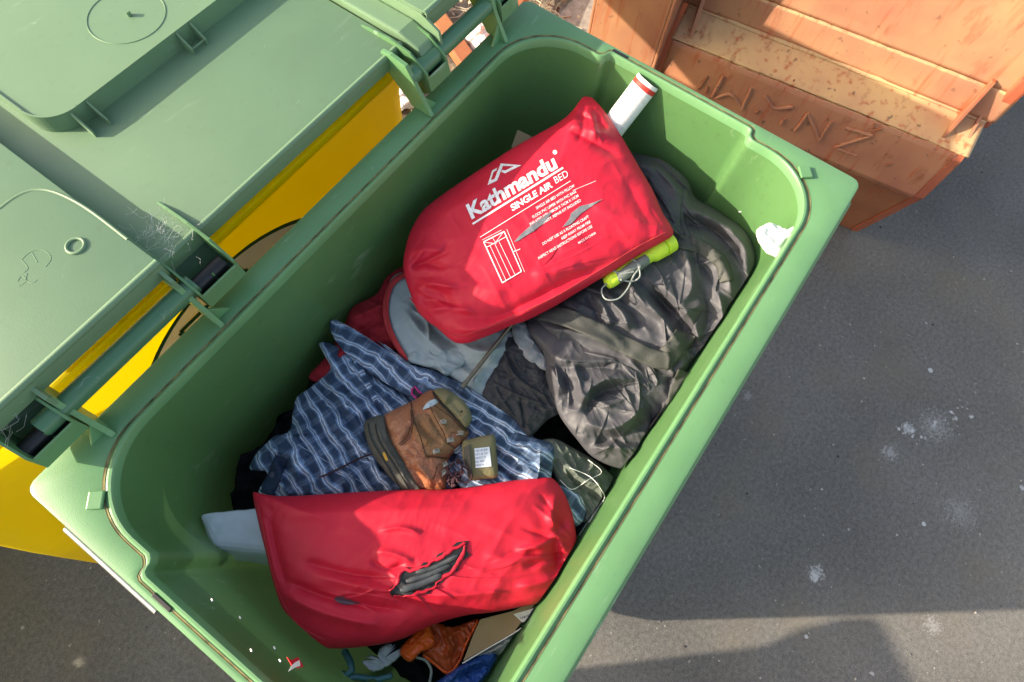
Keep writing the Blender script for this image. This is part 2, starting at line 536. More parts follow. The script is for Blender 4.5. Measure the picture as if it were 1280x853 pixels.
def plaid(name):
    m, nt, p = nodes(name); L = nt.links.new
    uv = N(nt, 'ShaderNodeTexCoord')
    sep = N(nt, 'ShaderNodeSeparateXYZ'); L(uv.outputs['UV'], sep.inputs[0])
    navy = (0.05, 0.08, 0.135); mid = (0.15, 0.225, 0.35); light = (0.30, 0.46, 0.70); white = (0.88, 0.89, 0.92); grey = (0.40, 0.41, 0.48)

    def stripes(sock, k, seq, off=0.0):
        a = N(nt, 'ShaderNodeMath', operation='MULTIPLY_ADD'); L(sock, a.inputs[0]); a.inputs[1].default_value = k; a.inputs[2].default_value = off
        f = N(nt, 'ShaderNodeMath', operation='FRACT'); L(a.outputs[0], f.inputs[0])
        r = N(nt, 'ShaderNodeValToRGB'); r.color_ramp.interpolation = 'CONSTANT'
        e = r.color_ramp.elements
        e[0].position = 0; e[0].color = (*seq[0][1], 1)
        e[1].position = seq[1][0]; e[1].color = (*seq[1][1], 1)
        for q, c in seq[2:]:
            x = e.new(q); x.color = (*c, 1)
        L(f.outputs[0], r.inputs[0])
        return r.outputs[0]
    sx = stripes(sep.outputs[0], 5.6, [(0, navy), (.34, mid), (.42, light), (.47, white), (.52, mid), (.58, grey), (.61, mid), (.66, white), (.71, light), (.78, mid), (.86, navy)])
    sy = stripes(sep.outputs[1], 4.8, [(0, navy), (.40, mid), (.50, light), (.54, grey), (.58, mid), (.66, grey), (.70, light), (.76, mid), (.84, navy)], 0.3)
    # twill: warp and weft threads alternate
    wv = N(nt, 'ShaderNodeTexNoise'); wv.inputs['Scale'].default_value = 700; L(uv.outputs['Object'], wv.inputs[0])
    mr = N(nt, 'ShaderNodeMapRange'); mr.inputs[1].default_value = .4; mr.inputs[2].default_value = .6; mr.inputs[3].default_value = 0.12; mr.inputs[4].default_value = 0.38
    L(wv.outputs[0], mr.inputs[0])
    mx = N(nt, 'ShaderNodeMix', data_type='RGBA'); L(mr.outputs[0], mx.inputs[0]); L(sx, mx.inputs[6]); L(sy, mx.inputs[7])
    L(mx.outputs[2], p.inputs['Base Color'])
    b = N(nt, 'ShaderNodeBump'); b.inputs['Strength'].default_value = .25; b.inputs['Distance'].default_value = .001
    L(wv.outputs[0], b.inputs['Height'])
    n2 = N(nt, 'ShaderNodeTexNoise'); n2.inputs['Scale'].default_value = 30; n2.inputs['Detail'].default_value = 4; L(uv.outputs['Object'], n2.inputs[0])
    b1 = N(nt, 'ShaderNodeBump'); b1.inputs['Strength'].default_value = .35; b1.inputs['Distance'].default_value = .01
    L(n2.outputs[0], b1.inputs['Height']); L(b.outputs[0], b1.inputs['Normal']); L(b1.outputs[0], p.inputs['Normal'])
    p.inputs['Roughness'].default_value = .85; p.inputs['Specular IOR Level'].default_value = .2
    return m


def rusty(name, col, rust=0.5):
    """old orange paint: patchy fading, rust runs and chips"""
    m, nt, p = nodes(name); L = nt.links.new
    tc = N(nt, 'ShaderNodeTexCoord')
    n1 = N(nt, 'ShaderNodeTexNoise'); n1.inputs['Scale'].default_value = 5; n1.inputs['Detail'].default_value = 6; L(tc.outputs['Object'], n1.inputs[0])
    r1 = N(nt, 'ShaderNodeValToRGB'); e = r1.color_ramp.elements
    e[0].position = .3; e[0].color = (col[0] * .8, col[1] * .72, col[2] * .8, 1); e[1].position = .72; e[1].color = (col[0] * 1.12, col[1] * 1.3, col[2] * 1.2, 1)
    L(n1.outputs[0], r1.inputs[0])
    n2 = N(nt, 'ShaderNodeTexNoise'); n2.inputs['Scale'].default_value = 11; n2.inputs['Detail'].default_value = 9; n2.inputs['Roughness'].default_value = .68
    mp = N(nt, 'ShaderNodeMapping'); mp.inputs['Scale'].default_value = (1.0, 1.6, .55); L(tc.outputs['Object'], mp.inputs[0]); L(mp.outputs[0], n2.inputs[0])
    r2 = N(nt, 'ShaderNodeMapRange'); r2.inputs[1].default_value = .60 - .04 * rust; r2.inputs[2].default_value = .70; r2.inputs[4].default_value = rust
    L(n2.outputs[0], r2.inputs[0])
    mx = N(nt, 'ShaderNodeMix', data_type='RGBA'); L(r2.outputs[0], mx.inputs[0]); L(r1.outputs[0], mx.inputs[6]); mx.inputs[7].default_value = (.22, .055, .022, 1)
    # vertical red runs
    mp3 = N(nt, 'ShaderNodeMapping'); mp3.inputs['Scale'].default_value = (30, 30, 2.2); L(tc.outputs['Object'], mp3.inputs[0])
    n3 = N(nt, 'ShaderNodeTexNoise'); n3.inputs['Scale'].default_value = 1.6; n3.inputs['Detail'].default_value = 4; L(mp3.outputs[0], n3.inputs[0])
    r3 = N(nt, 'ShaderNodeMapRange'); r3.inputs[1].default_value = .56; r3.inputs[2].default_value = .70; r3.inputs[4].default_value = .8 * rust
    L(n3.outputs[0], r3.inputs[0])
    mx3 = N(nt, 'ShaderNodeMix', data_type='RGBA'); L(r3.outputs[0], mx3.inputs[0]); L(mx.outputs[2], mx3.inputs[6]); mx3.inputs[7].default_value = (.40, .07, .02, 1)
    n4 = N(nt, 'ShaderNodeTexNoise'); n4.inputs['Scale'].default_value = 38; n4.inputs['Detail'].default_value = 6; L(tc.outputs['Object'], n4.inputs[0])
    r4 = N(nt, 'ShaderNodeMapRange'); r4.inputs[1].default_value = .66; r4.inputs[2].default_value = .70; r4.inputs[4].default_value = .75 * rust
    L(n4.outputs[0], r4.inputs[0])
    mx4 = N(nt, 'ShaderNodeMix', data_type='RGBA'); L(r4.outputs[0], mx4.inputs[0]); L(mx3.outputs[2], mx4.inputs[6]); mx4.inputs[7].default_value = (.07, .045, .035, 1)
    L(mx4.outputs[2], p.inputs['Base Color'])
    b = N(nt, 'ShaderNodeBump'); b.inputs['Strength'].default_value = .3; b.inputs['Distance'].default_value = .004; L(n2.outputs[0], b.inputs['Height']); L(b.outputs[0], p.inputs['Normal'])
    p.inputs['Roughness'].default_value = .6
    return m


def simple(name, col, rough=.6, metal=0.0, spec=.5, bump=.1, bs=120, var=.12, alpha=1.0, trans=0.0):
    m, nt, p = nodes(name); L = nt.links.new
    tc = N(nt, 'ShaderNodeTexCoord')
    n = N(nt, 'ShaderNodeTexNoise'); n.inputs['Scale'].default_value = bs; n.inputs['Detail'].default_value = 4; L(tc.outputs['Object'], n.inputs[0])
    r = N(nt, 'ShaderNodeValToRGB'); e = r.color_ramp.elements; e[0].position = .3; e[1].position = .7
    e[0].color = (*[c * (1 - var) for c in col], 1); e[1].color = (*[min(1, c * (1 + var)) for c in col], 1)
    L(n.outputs[0], r.inputs[0]); L(r.outputs[0], p.inputs['Base Color'])
    b = N(nt, 'ShaderNodeBump'); b.inputs['Strength'].default_value = bump; b.inputs['Distance'].default_value = .002; L(n.outputs[0], b.inputs['Height']); L(b.outputs[0], p.inputs['Normal'])
    p.inputs['Roughness'].default_value = rough; p.inputs['Metallic'].default_value = metal; p.inputs['Specular IOR Level'].default_value = spec
    p.inputs['Alpha'].default_value = alpha; p.inputs['Transmission Weight'].default_value = trans
    return m


def ground_mat():
    m, nt, p = nodes('asphalt'); L = nt.links.new
    tc = N(nt, 'ShaderNodeTexCoord'); O = tc.outputs['Object']
    n1 = N(nt, 'ShaderNodeTexNoise'); n1.inputs['Scale'].default_value = 1.6; n1.inputs['Detail'].default_value = 7; L(O, n1.inputs[0])
    r1 = N(nt, 'ShaderNodeValToRGB'); e = r1.color_ramp.elements
    e[0].position = .3; e[0].color = (.125, .117, .108, 1); e[1].position = .72; e[1].color = (.205, .192, .175, 1)
    L(n1.outputs[0], r1.inputs[0])
    n2 = N(nt, 'ShaderNodeTexNoise'); n2.inputs['Scale'].default_value = 330; n2.inputs['Detail'].default_value = 4; n2.inputs['Roughness'].default_value = .7; L(O, n2.inputs[0])
    r2 = N(nt, 'ShaderNodeMapRange'); r2.inputs[1].default_value = .3; r2.inputs[2].default_value = .7; r2.inputs[3].default_value = .55; r2.inputs[4].default_value = 1.42
    L(n2.outputs[0], r2.inputs[0])
    mu = N(nt, 'ShaderNodeMix', data_type='RGBA', blend_type='MULTIPLY'); mu.inputs[0].default_value = 1; L(r1.outputs[0], mu.inputs[6]); L(r2.outputs[0], mu.inputs[7])
    n7 = N(nt, 'ShaderNodeTexNoise'); n7.inputs['Scale'].default_value = 75; n7.inputs['Detail'].default_value = 7; n7.inputs['Roughness'].default_value = .75; L(O, n7.inputs[0])
    r7 = N(nt, 'ShaderNodeMapRange'); r7.inputs[1].default_value = .35; r7.inputs[2].default_value = .65; r7.inputs[3].default_value = .72; r7.inputs[4].default_value = 1.28; L(n7.outputs[0], r7.inputs[0])
    mu7 = N(nt, 'ShaderNodeMix', data_type='RGBA', blend_type='MULTIPLY'); mu7.inputs[0].default_value = 1; L(mu.outputs[2], mu7.inputs[6]); L(r7.outputs[0], mu7.inputs[7]); mu = mu7
    # brown earth tint, patchy
    n5 = N(nt, 'ShaderNodeTexNoise'); n5.inputs['Scale'].default_value = 3.5; n5.inputs['Detail'].default_value = 6; L(O, n5.inputs[0])
    r5 = N(nt, 'ShaderNodeMapRange'); r5.inputs[1].default_value = .5; r5.inputs[2].default_value = .7; r5.inputs[4].default_value = .35; L(n5.outputs[0], r5.inputs[0])
    m5 = N(nt, 'ShaderNodeMix', data_type='RGBA'); L(r5.outputs[0], m5.inputs[0]); L(mu.outputs[2], m5.inputs[6]); m5.inputs[7].default_value = (.20, .165, .115, 1)
    col = m5.outputs[2]
    # pale specks
    for sc, th, hi, am, cc in ((55, .71, .74, .6, (.42, .39, .33)), (140, .68, .72, .5, (.035, .033, .03)), (17, .775, .79, .75, (.55, .54, .5)), (110, .73, .76, .4, (.42, .38, .28))):
        n3 = N(nt, 'ShaderNodeTexNoise'); n3.inputs['Scale'].default_value = sc; n3.inputs['Detail'].default_value = 2; L(O, n3.inputs[0])
        r3 = N(nt, 'ShaderNodeMapRange'); r3.inputs[1].default_value = th; r3.inputs[2].default_value = hi; r3.inputs[4].default_value = am; L(n3.outputs[0], r3.inputs[0])
        m3 = N(nt, 'ShaderNodeMix', data_type='RGBA'); L(r3.outputs[0], m3.inputs[0]); L(col, m3.inputs[6]); m3.inputs[7].default_value = (*cc, 1)
        col = m3.outputs[2]
    # chalky spills, each where it lies on the yard: (px, py, rx, ry, threshold, strength)
    nz = N(nt, 'ShaderNodeTexNoise'); nz.inputs['Scale'].default_value = 110; nz.inputs['Detail'].default_value = 8; nz.inputs['Roughness'].default_value = .7; L(O, nz.inputs[0])
    for (px, py, r, am, lo) in SPILLS:
        c = at(px, py, 0.0)
        d = N(nt, 'ShaderNodeVectorMath', operation='DISTANCE'); L(O, d.inputs[0]); d.inputs[1].default_value = tuple(c)
        q = N(nt, 'ShaderNodeMapRange'); q.inputs[1].default_value = 0; q.inputs[2].default_value = r; q.inputs[3].default_value = 1; q.inputs[4].default_value = 0; L(d.outputs['Value'], q.inputs[0])
        a = N(nt, 'ShaderNodeMath', operation='MULTIPLY_ADD'); L(q.outputs[0], a.inputs[0]); a.inputs[1].default_value = lo; L(nz.outputs[0], a.inputs[2])
        t = N(nt, 'ShaderNodeMapRange'); t.inputs[1].default_value = .62 if lo < .5 else .8; t.inputs[2].default_value = (.62 if lo < .5 else .8) + .1; t.inputs[4].default_value = am; L(a.outputs[0], t.inputs[0])
        g = N(nt, 'ShaderNodeMath', operation='MULTIPLY'); L(t.outputs[0], g.inputs[0]); q2 = N(nt, 'ShaderNodeMath', operation='GREATER_THAN'); L(q.outputs[0], q2.inputs[0]); q2.inputs[1].default_value = 0.01; L(q2.outputs[0], g.inputs[1])
        x = N(nt, 'ShaderNodeMix', data_type='RGBA'); L(g.outputs[0], x.inputs[0]); L(col, x.inputs[6]); x.inputs[7].default_value = (.56, .56, .55, 1)
        col = x.outputs[2]
    L(col, p.inputs['Base Color'])
    b = N(nt, 'ShaderNodeBump'); b.inputs['Strength'].default_value = .35; b.inputs['Distance'].default_value = .003; L(n2.outputs[0], b.inputs['Height']); L(b.outputs[0], p.inputs['Normal'])
    p.inputs['Roughness'].default_value = .85; p.inputs['Specular IOR Level'].default_value = .3
    return m


# chalk and paint spilt on the yard: (px, py, radius m, strength, sharpness)
SPILLS = [(1163, 463, .016, .9, .8), (1155, 655, .012, .9, .8), (1008, 796, .010, .8, .8), (1278, 610, .02, .7, .6), (1060, 662, .012, .5, .5), (28, 785, .010, .5, .7), (1080, 473, .009, .6, .7), (1158, 404, .009, .6, .7),
          (935, 495, .03, .25, .3), (1166, 782, .05, .3, .27), (1090, 842, .014, .7, .6), (1021, 716, .042, .55, .30), (1018, 722, .022, .7, .42), (1170, 533, .11, .28, .26), (1135, 536, .035, .6, .36), (1214, 521, .022, .9, .5), (1112, 566, .05, .4, .27), (1200, 640, .10, .22, .25)]
_r = random.Random(31)
for k in range(26):
    t = _r.random()
    SPILLS.append((1118 + 100 * t + _r.gauss(0, 5), 533 + 12 * math.sin(t * 5) - 12 * t + _r.gauss(0, 4), _r.uniform(.003, .011), _r.uniform(.4, .95), _r.uniform(.45, .8)))
for k in range(14):
    SPILLS.append((_r.uniform(880, 1275), _r.uniform(330, 850), _r.uniform(.003, .008), _r.uniform(.3, .8), _r.uniform(.5, .8)))


M = {}
M['rim'] = plastic('green rim plastic', (.105, .255, .11), (.13, .30, .135), .38, scuff=.55, scuffcol=(.5, .62, .48))
M['body'] = plastic('green bin plastic', (.072, .180, .060), (.090, .21, .076), .36, scale=4, scuff=.55, scuffcol=(.3, .40, .25), dirt=.45)
M['lid'] = plastic('faded green lid plastic', (.125, .225, .125), (.145, .255, .145), .5, scale=3, scuff=.22, scuffcol=(.34, .45, .34), bump=.05)
M['arm'] = plastic('dark green hinge plastic', (.09, .22, .09), (.11, .25, .11), .45, scuff=.8)
M['tube'] = plastic('painted green handle', (.06, .17, .09), (.075, .19, .10), .3, scuff=.4)
M['yellow'] = plastic('yellow bin plastic', (.80, .66, .004), (.84, .70, .006), .42, scale=3, scuff=.15, scuffcol=(.8, .65, .2), dirt=.06)
def translucent(m, col, f):
    nt = m.node_tree; p = nt.nodes['Principled BSDF']; t = N(nt, 'ShaderNodeBsdfTranslucent'); t.inputs[0].default_value = (*col, 1)
    x = N(nt, 'ShaderNodeMixShader'); x.inputs[0].default_value = f
    nt.links.new(p.outputs[0], x.inputs[1]); nt.links.new(t.outputs[0], x.inputs[2]); nt.links.new(x.outputs[0], nt.nodes['Material Output'].inputs[0])


translucent(M['body'], (.20, .46, .20), .03)
translucent(M['yellow'], (1, .72, .02), .28)
M['white'] = simple('white paper', (.80, .80, .78), .7, bump=.05)
M['whitevinyl'] = simple('white vinyl', (.72, .76, .82), .38, bump=.06, bs=40, var=.05)
M['print'] = simple('white print ink', (.82, .80, .80), .6, bump=.02)
M['stickerwhite'] = simple('sticker white', (.80, .86, .98), .45, bump=.02, bs=8, var=.05)
_m = M['stickerwhite']; _n = _m.node_tree; _p = _n.nodes['Principled BSDF']; _t = N(_n, 'ShaderNodeBsdfTranslucent'); _t.inputs[0].default_value = (.95, .85, .75, 1)
_x = N(_n, 'ShaderNodeMixShader'); _x.inputs[0].default_value = .12
_n.links.new(_p.outputs[0], _x.inputs[1]); _n.links.new(_t.outputs[0], _x.inputs[2]); _n.links.new(_x.outputs[0], _n.nodes['Material Output'].inputs[0])
M['stickergreen'] = simple('sticker dark green', (.02, .10, .03), .45, bump=.02)
M['black'] = simple('black rubber', (.012, .012, .013), .5)
M['steel'] = simple('galvanised steel', (.26, .27, .28), .5, 1.0)
M['red'] = cloth('red nylon', (.58, .011, .034), (.64, .016, .042), .55, wb=.08, wr=.05, wscale=14, sheen=.0, spec=.35)
M['redlining'] = cloth('faded red fleece', (.32, .012, .02), (.40, .02, .03), .85)
M['redtrim'] = cloth('red trim', (.48, .03, .04), (.52, .05, .05), .8)
M['greylin'] = cloth('pale grey lining', (.30, .36, .37), (.36, .42, .43), .6, wr=.25, wscale=16)
M['nylon'] = cloth('charcoal ripstop nylon', (.060, .060, .068), (.080, .078, .088), .56, wb=.10, wr=.18, wscale=9, spec=.42, stretch=(1, 2.4, 1))
M['web'] = cloth('charcoal webbing', (.055, .057, .052), (.075, .077, .07), .6, weave=500, wb=.6, wr=.1)
M['dark'] = cloth('shade black cloth', (.010, .010, .012), (.018, .018, .022), .8, wr=.7)
M['char'] = cloth('charcoal trousers', (.032, .034, .04), (.045, .047, .052), .75, wr=.5, wscale=18)
M['greygreen'] = cloth('grey green shirt cloth', (.085, .105, .085), (.12, .14, .12), .7, wr=.5)
M['palegrey'] = cloth('pale grey cloth', (.22, .24, .25), (.28, .30, .31), .6, wr=.4)
M['purple'] = cloth('dark purple cloth', (.02, .008, .035), (.03, .014, .05), .8)
M['plaid'] = plaid('blue plaid cotton')
M['leather'] = cloth('brown leather', (.29, .10, .045), (.42, .17, .085), .42, weave=380, wb=.35, wr=.25, wscale=22, spec=.5)
M['leather2'] = cloth('scuffed tan leather', (.24, .115, .05), (.32, .16, .075), .6, weave=300, wb=.4, wr=.4, wscale=30)
M['rubber'] = cloth('grey rubber rand', (.075, .072, .058), (.105, .10, .082), .8, weave=260, wb=.4, wr=.2)
M['khaki'] = cloth('khaki lining', (.17, .15, .075), (.21, .185, .10), .8, weave=320, wb=.35, wr=.2)
M['pink'] = cloth('magenta loop', (.45, .03, .18), (.5, .05, .2), .8)
M['lace'] = cloth('dark lace', (.03, .012, .012), (.09, .04, .05), .8, weave=200)
M['hook'] = simple('dull brass hooks', (.42, .38, .30), .35, 1.0)
M['ochre'] = simple('ochre badge', (.55, .30, .02), .5)
M['paleblue'] = simple('pale reflective tab', (.45, .55, .58), .5)
M['lime'] = simple('fluorescent lime plastic', (.62, .85, .06), .35, bump=.02, var=.04)
M['grip'] = simple('grey rubber grip', (.17, .19, .17), .55)
M['cord'] = simple('grey elastic cord', (.30, .33, .31), .6)
M['card'] = cloth('brown cardboard', (.30, .21, .12), (.36, .255, .15), .85, weave=150, wb=.3, wr=.1)
M['orangebag'] = simple('orange plastic film', (.85, .115, .02), .28, bump=.4, bs=45, var=.05)
M['orangein'] = simple('orange film inside', (.45, .07, .02), .3, bump=.5, bs=40, var=.15)
M['blue'] = cloth('blue shiny cloth', (.01, .06, .26), (.014, .085, .34), .45, wr=.6, spec=.5)
M['teal'] = simple('teal plastic', (.06, .20, .24), .35)
M['film'] = simple('clear crumpled film', (.55, .60, .60), .18, bump=1.0, bs=35, alpha=.45)
M['torn'] = simple('torn white paper', (.50, .54, .62), .6, bump=.4, bs=60)
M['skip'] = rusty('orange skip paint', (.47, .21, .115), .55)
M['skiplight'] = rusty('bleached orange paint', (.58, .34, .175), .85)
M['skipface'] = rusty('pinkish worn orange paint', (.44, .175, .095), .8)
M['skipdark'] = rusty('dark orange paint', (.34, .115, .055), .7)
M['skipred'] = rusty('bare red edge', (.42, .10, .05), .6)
M['foam'] = simple('white foam scrap', (.86, .86, .80), .7, bump=.3, bs=50, var=.04)
M['foamyellow'] = simple('yellowed foam edge', (.60, .60, .22), .7)
M['webbing'] = simple('cobweb silk', (.7, .7, .68), .7)
M['ink'] = simple('label ink', (.06, .07, .10), .7)
M['timber'] = rusty('orange painted timber', (.36, .12, .05), .35)



def crumple(m, sc, st, sc2=None):
    """sharp facets of crumpled coated cloth, added over the existing bump"""
    nt = m.node_tree; p = nt.nodes['Principled BSDF']; L = nt.links.new
    tc = N(nt, 'ShaderNodeTexCoord')
    wn = N(nt, 'ShaderNodeTexNoise'); wn.inputs['Scale'].default_value = sc * .5; wn.inputs['Detail'].default_value = 3; L(tc.outputs['Object'], wn.inputs[0])
    ad = N(nt, 'ShaderNodeVectorMath', operation='MULTIPLY_ADD'); L(wn.outputs['Color'], ad.inputs[0]); ad.inputs[1].default_value = (.09, .09, .09); L(tc.outputs['Object'], ad.inputs[2])
    mp = N(nt, 'ShaderNodeMapping'); mp.inputs['Scale'].default_value = (1, 1.9, 1); mp.inputs['Rotation'].default_value = (0, 0, .9); L(ad.outputs[0], mp.inputs[0])
    v = N(nt, 'ShaderNodeTexVoronoi'); v.feature = 'F1'; v.inputs['Scale'].default_value = sc; L(mp.outputs[0], v.inputs[0])
    v2 = N(nt, 'ShaderNodeTexVoronoi'); v2.feature = 'F1'; v2.inputs['Scale'].default_value = sc2 or sc * 2.3; L(mp.outputs[0], v2.inputs[0])
    a = N(nt, 'ShaderNodeMath', operation='MULTIPLY_ADD'); L(v2.outputs['Distance'], a.inputs[0]); a.inputs[1].default_value = .4; L(v.outputs['Distance'], a.inputs[2])
    b = N(nt, 'ShaderNodeBump'); b.inputs['Strength'].default_value = st; b.inputs['Distance'].default_value = .012; L(a.outputs[0], b.inputs['Height'])
    old = p.inputs['Normal'].links[0].from_socket
    L(old, b.inputs['Normal']); L(b.outputs[0], p.inputs['Normal'])


crumple(M['nylon'], 16, .12)
crumple(M['blue'], 26, .4)
crumple(M['red'], 11, .16, 34)
crumple(M['greylin'], 14, .25)
crumple(M['char'], 14, .3)
crumple(M['greygreen'], 18, .35)

# ------------------------------------------------------------------ ground
g = mesh('ground', [(-60, -60, 0), (60, -60, 0), (60, 60, 0), (-60, 60, 0)], [(0, 1, 2, 3)], ground_mat(), None, False)
tagt(g, kind='structure')


def dirt_mat():
    m, nt, p = nodes('dry earth'); L = nt.links.new
    tc = N(nt, 'ShaderNodeTexCoord')
    n = N(nt, 'ShaderNodeTexNoise'); n.inputs['Scale'].default_value = 14; n.inputs['Detail'].default_value = 9; n.inputs['Roughness'].default_value = .7; L(tc.outputs['Object'], n.inputs[0])
    r = N(nt, 'ShaderNodeValToRGB'); e = r.color_ramp.elements
    e[0].position = .35; e[0].color = (.09, .065, .045, 1); e[1].position = .6; e[1].color = (.30, .25, .19, 1)
    x = e.new(.72); x.color = (.40, .36, .30, 1)
    L(n.outputs[0], r.inputs[0]); L(r.outputs[0], p.inputs['Base Color'])
    b = N(nt, 'ShaderNodeBump'); b.inputs['Strength'].default_value = .9; b.inputs['Distance'].default_value = .02; L(n.outputs[0], b.inputs['Height']); L(b.outputs[0], p.inputs['Normal'])
    p.inputs['Roughness'].default_value = .95
    return m


# grit on the asphalt
_g = bmesh.new(); _q = random.Random(12)
for k in range(900):
    x_, y_ = (_q.uniform(-.3, 2.4), _q.uniform(-2.1, -.45)) if k % 4 else (_q.uniform(-1.5, -.6), _q.uniform(-.1, 1.1))
    r_ = .0009 + .0030 * _q.random() ** 3
    v_ = bmesh.ops.create_icosphere(_g, subdivisions=1, radius=r_)['verts']
    for v in v_:
        v.co = Vector((v.co.x * _q.uniform(.8, 1.5) + x_, v.co.y * _q.uniform(.8, 1.3) + y_, v.co.z * .7 + r_ * .5))
    mi = _q.choices((0, 1, 2), (5, 3, 2))[0]
    for f in {f for v in v_ for f in v.link_faces}: f.material_index = mi
_me = bpy.data.meshes.new('grit')
for mt in (simple('grey grit', (.16, .15, .14), .9), simple('pale grit', (.42, .39, .34), .9), simple('dark grit', (.04, .037, .033), .9)): _me.materials.append(mt)
_g.to_mesh(_me); _g.free(); _o = bpy.data.objects.new('grit', _me); COL.objects.link(_o)
tagt(_o, 'loose grit and tiny stones scattered over the asphalt around the green bin', 'grit', kind='stuff')

# earth verge beyond the bins (low mound sheet)
nx, ny = 60, 60
V = []; F = []
for j in range(ny + 1):
    for i in range(nx + 1):
        x = .62 + 3.4 * i / nx; y = .62 + 3.4 * j / ny
        ed = min(1, (x - .62) * 5, (y - .62) * 5, (4.02 - x) * 5, (4.02 - y) * 5)
        V.append((x, y, .004 + ed * (.012 + .03 * abs(float(fbm(np.array(x * 4), np.array(y * 4), 2))))))
for j in range(ny):
    for i in range(nx):
        a = j * (nx + 1) + i; F.append((a, a + 1, a + nx + 2, a + nx + 1))
verge = tagt(mesh('earth_verge', V, F, dirt_mat(), None, True), kind='structure')
slab = BM(); slab.bx(1.35, 2.6, .60, .93, .004, .05, .008)
sl = tagt(slab.build('concrete_path', simple('old concrete', (.30, .27, .235), .9, bump=.6, bs=30, var=.3)), kind='structure')


def leaf_litter():
    rnd = random.Random(3); b = bmesh.new()
    cols = []
    mats = [simple('dead leaf tan', (.32, .22, .12), .8), simple('dead leaf pale', (.5, .42, .3), .8), simple('dead leaf brown', (.10, .055, .03), .8), simple('green weed leaf', (.14, .28, .04), .7),
            simple('pale pebble', (.45, .42, .40), .8)]
    for k in range(5200):
        x = rnd.uniform(.7, 3.2); y = rnd.uniform(.62, 3.2)
        if 1.35 < x < 2.6 and .6 < y < .93 and rnd.random() < .85: continue
        s = rnd.uniform(.006, .022); a = rnd.uniform(0, 6.3); tl = rnd.uniform(-.7, .7); t2 = rnd.uniform(-.6, .6)
        mi = rnd.choices(range(5), [5, 4, 3, 1.2, 2.5])[0]
        clump = float(vn(np.array(x * 3.0), np.array(y * 3.0), 4))
        if mi == 3 and clump < .55: mi = 0
        rot = Matrix.Rotation(a, 3, 'Z') @ Matrix.Rotation(tl, 3, 'X') @ Matrix.Rotation(t2, 3, 'Y')
        if mi == 4:
            g_ = bmesh.ops.create_icosphere(b, subdivisions=1, radius=s * .7)
            for v in g_['verts']:
                v.co = rot @ Vector((v.co.x * 1.3, v.co.y, v.co.z * .6)) + Vector((x, y, .035))
            for f in {f for v in g_['verts'] for f in v.link_faces}: f.material_index = 4
            continue
        pts = [(-1, 0, 0), (-.4, .38, .15), (.3, .35, .1), (1, 0, .2), (.3, -.35, .1), (-.4, -.38, .15)]
        vs = [b.verts.new(rot @ (Vector(q) * s) + Vector((x, y, .04 + rnd.random() * .012))) for q in pts]
        f = b.faces.new(vs); f.material_index = mi
    me = bpy.data.meshes.new('leaf_litter')
    for mt in mats: me.materials.append(mt)
    b.to_mesh(me); b.free()
    o = bpy.data.objects.new('leaf_litter', me); COL.objects.link(o)
    return tagt(o, 'dry leaves, twigs and pebbles scattered on the earth behind the green bin', 'leaf litter', kind='stuff')


leaf_litter()

# ------------------------------------------------------------------ the open green bin
bin_ = empty('wheelie_bin', (0, 0, 0), 'open green four-wheeled bin filled with discarded clothes and camping gear', 'bin')
HX, HY, RZ = .636, .392, 1.1


def round_rect(hx, hy, r, n=10, cx=0, cy=0):
    P = []
    for qx, qy, a0 in ((1, 1, 0), (-1, 1, 90), (-1, -1, 180), (1, -1, 270)):
        for k in range(n + 1):
            a = R(a0 + 90 * k / n)
            P.append((cx + qx * (hx - r) + r * math.cos(a), cy + qy * (hy - r) + r * math.sin(a)))
    return np.array(P)


def dense(P, n):
    P = np.asarray(P, float); Q = np.vstack([P, P[:1]])
    L = np.r_[0, np.cumsum(np.hypot(*np.diff(Q, axis=0).T))]
    q = np.linspace(0, L[-1], n, endpoint=False)
    return np.stack([np.interp(q, L, Q[:, 0]), np.interp(q, L, Q[:, 1])], 1)


# opening outline with the stepped-out middle of each short end
op = []
rc, ix, iy, sx_ = .125, .588, .334, .612
for qx, qy, a0 in ((1, 1, 0), (-1, 1, 90), (-1, -1, 180), (1, -1, 270)):
    arc = [(qx * (ix - rc) + rc * math.cos(R(a0 + 90 * k / 12)), qy * (iy - rc) + rc * math.sin(R(a0 + 90 * k / 12))) for k in range(13)]
    st = [(qx * ix, qy * .176), (qx * (ix + .006), qy * .166), (qx * (sx_ - .004), qy * .164), (qx * sx_, qy * .156)]
    if qx * qy > 0: op += st[::-1] + arc
    else: op += arc + st
NR = 520
op = dense(op, NR)
th = np.arctan2(op[:, 1], op[:, 0])


def outer(hx, hy, r):
    q = dense(round_rect(hx, hy, r, 10), 4000)
    t = np.arctan2(q[:, 1], q[:, 0]); k = np.argsort(t)
    t2 = np.r_[t[k] - 2 * np.pi, t[k], t[k] + 2 * np.pi]; rr = np.tile(np.hypot(q[k, 0], q[k, 1]), 3)
    # spread samples so that the corners are met
    a = np.interp(th, t2, rr)
    return np.stack([np.cos(th) * a, np.sin(th) * a], 1)


def shrink(P, dx, dy):
    return P * np.array([(ix - dx) / ix, (iy - dy) / iy])


def loft(rings, name, mat, parent, close_last=True):
    V = []; F = []
    for P, z in rings:
        z = np.broadcast_to(np.asarray(z, float), (len(P),))
        V += [(p[0], p[1], zz) for p, zz in zip(P, z)]
    n = len(rings[0][0])
    for j in range(len(rings) - 1):
        for i in range(n):
            a = j * n + i; b = j * n + (i + 1) % n
            F.append((a, b, b + n, a + n))
    if close_last:
        F.append(tuple(range((len(rings) - 1) * n, len(rings) * n)))
    o = mesh(name, V, F, mat, parent, True)
    o.data.set_sharp_from_angle(angle=R(35))
    return o



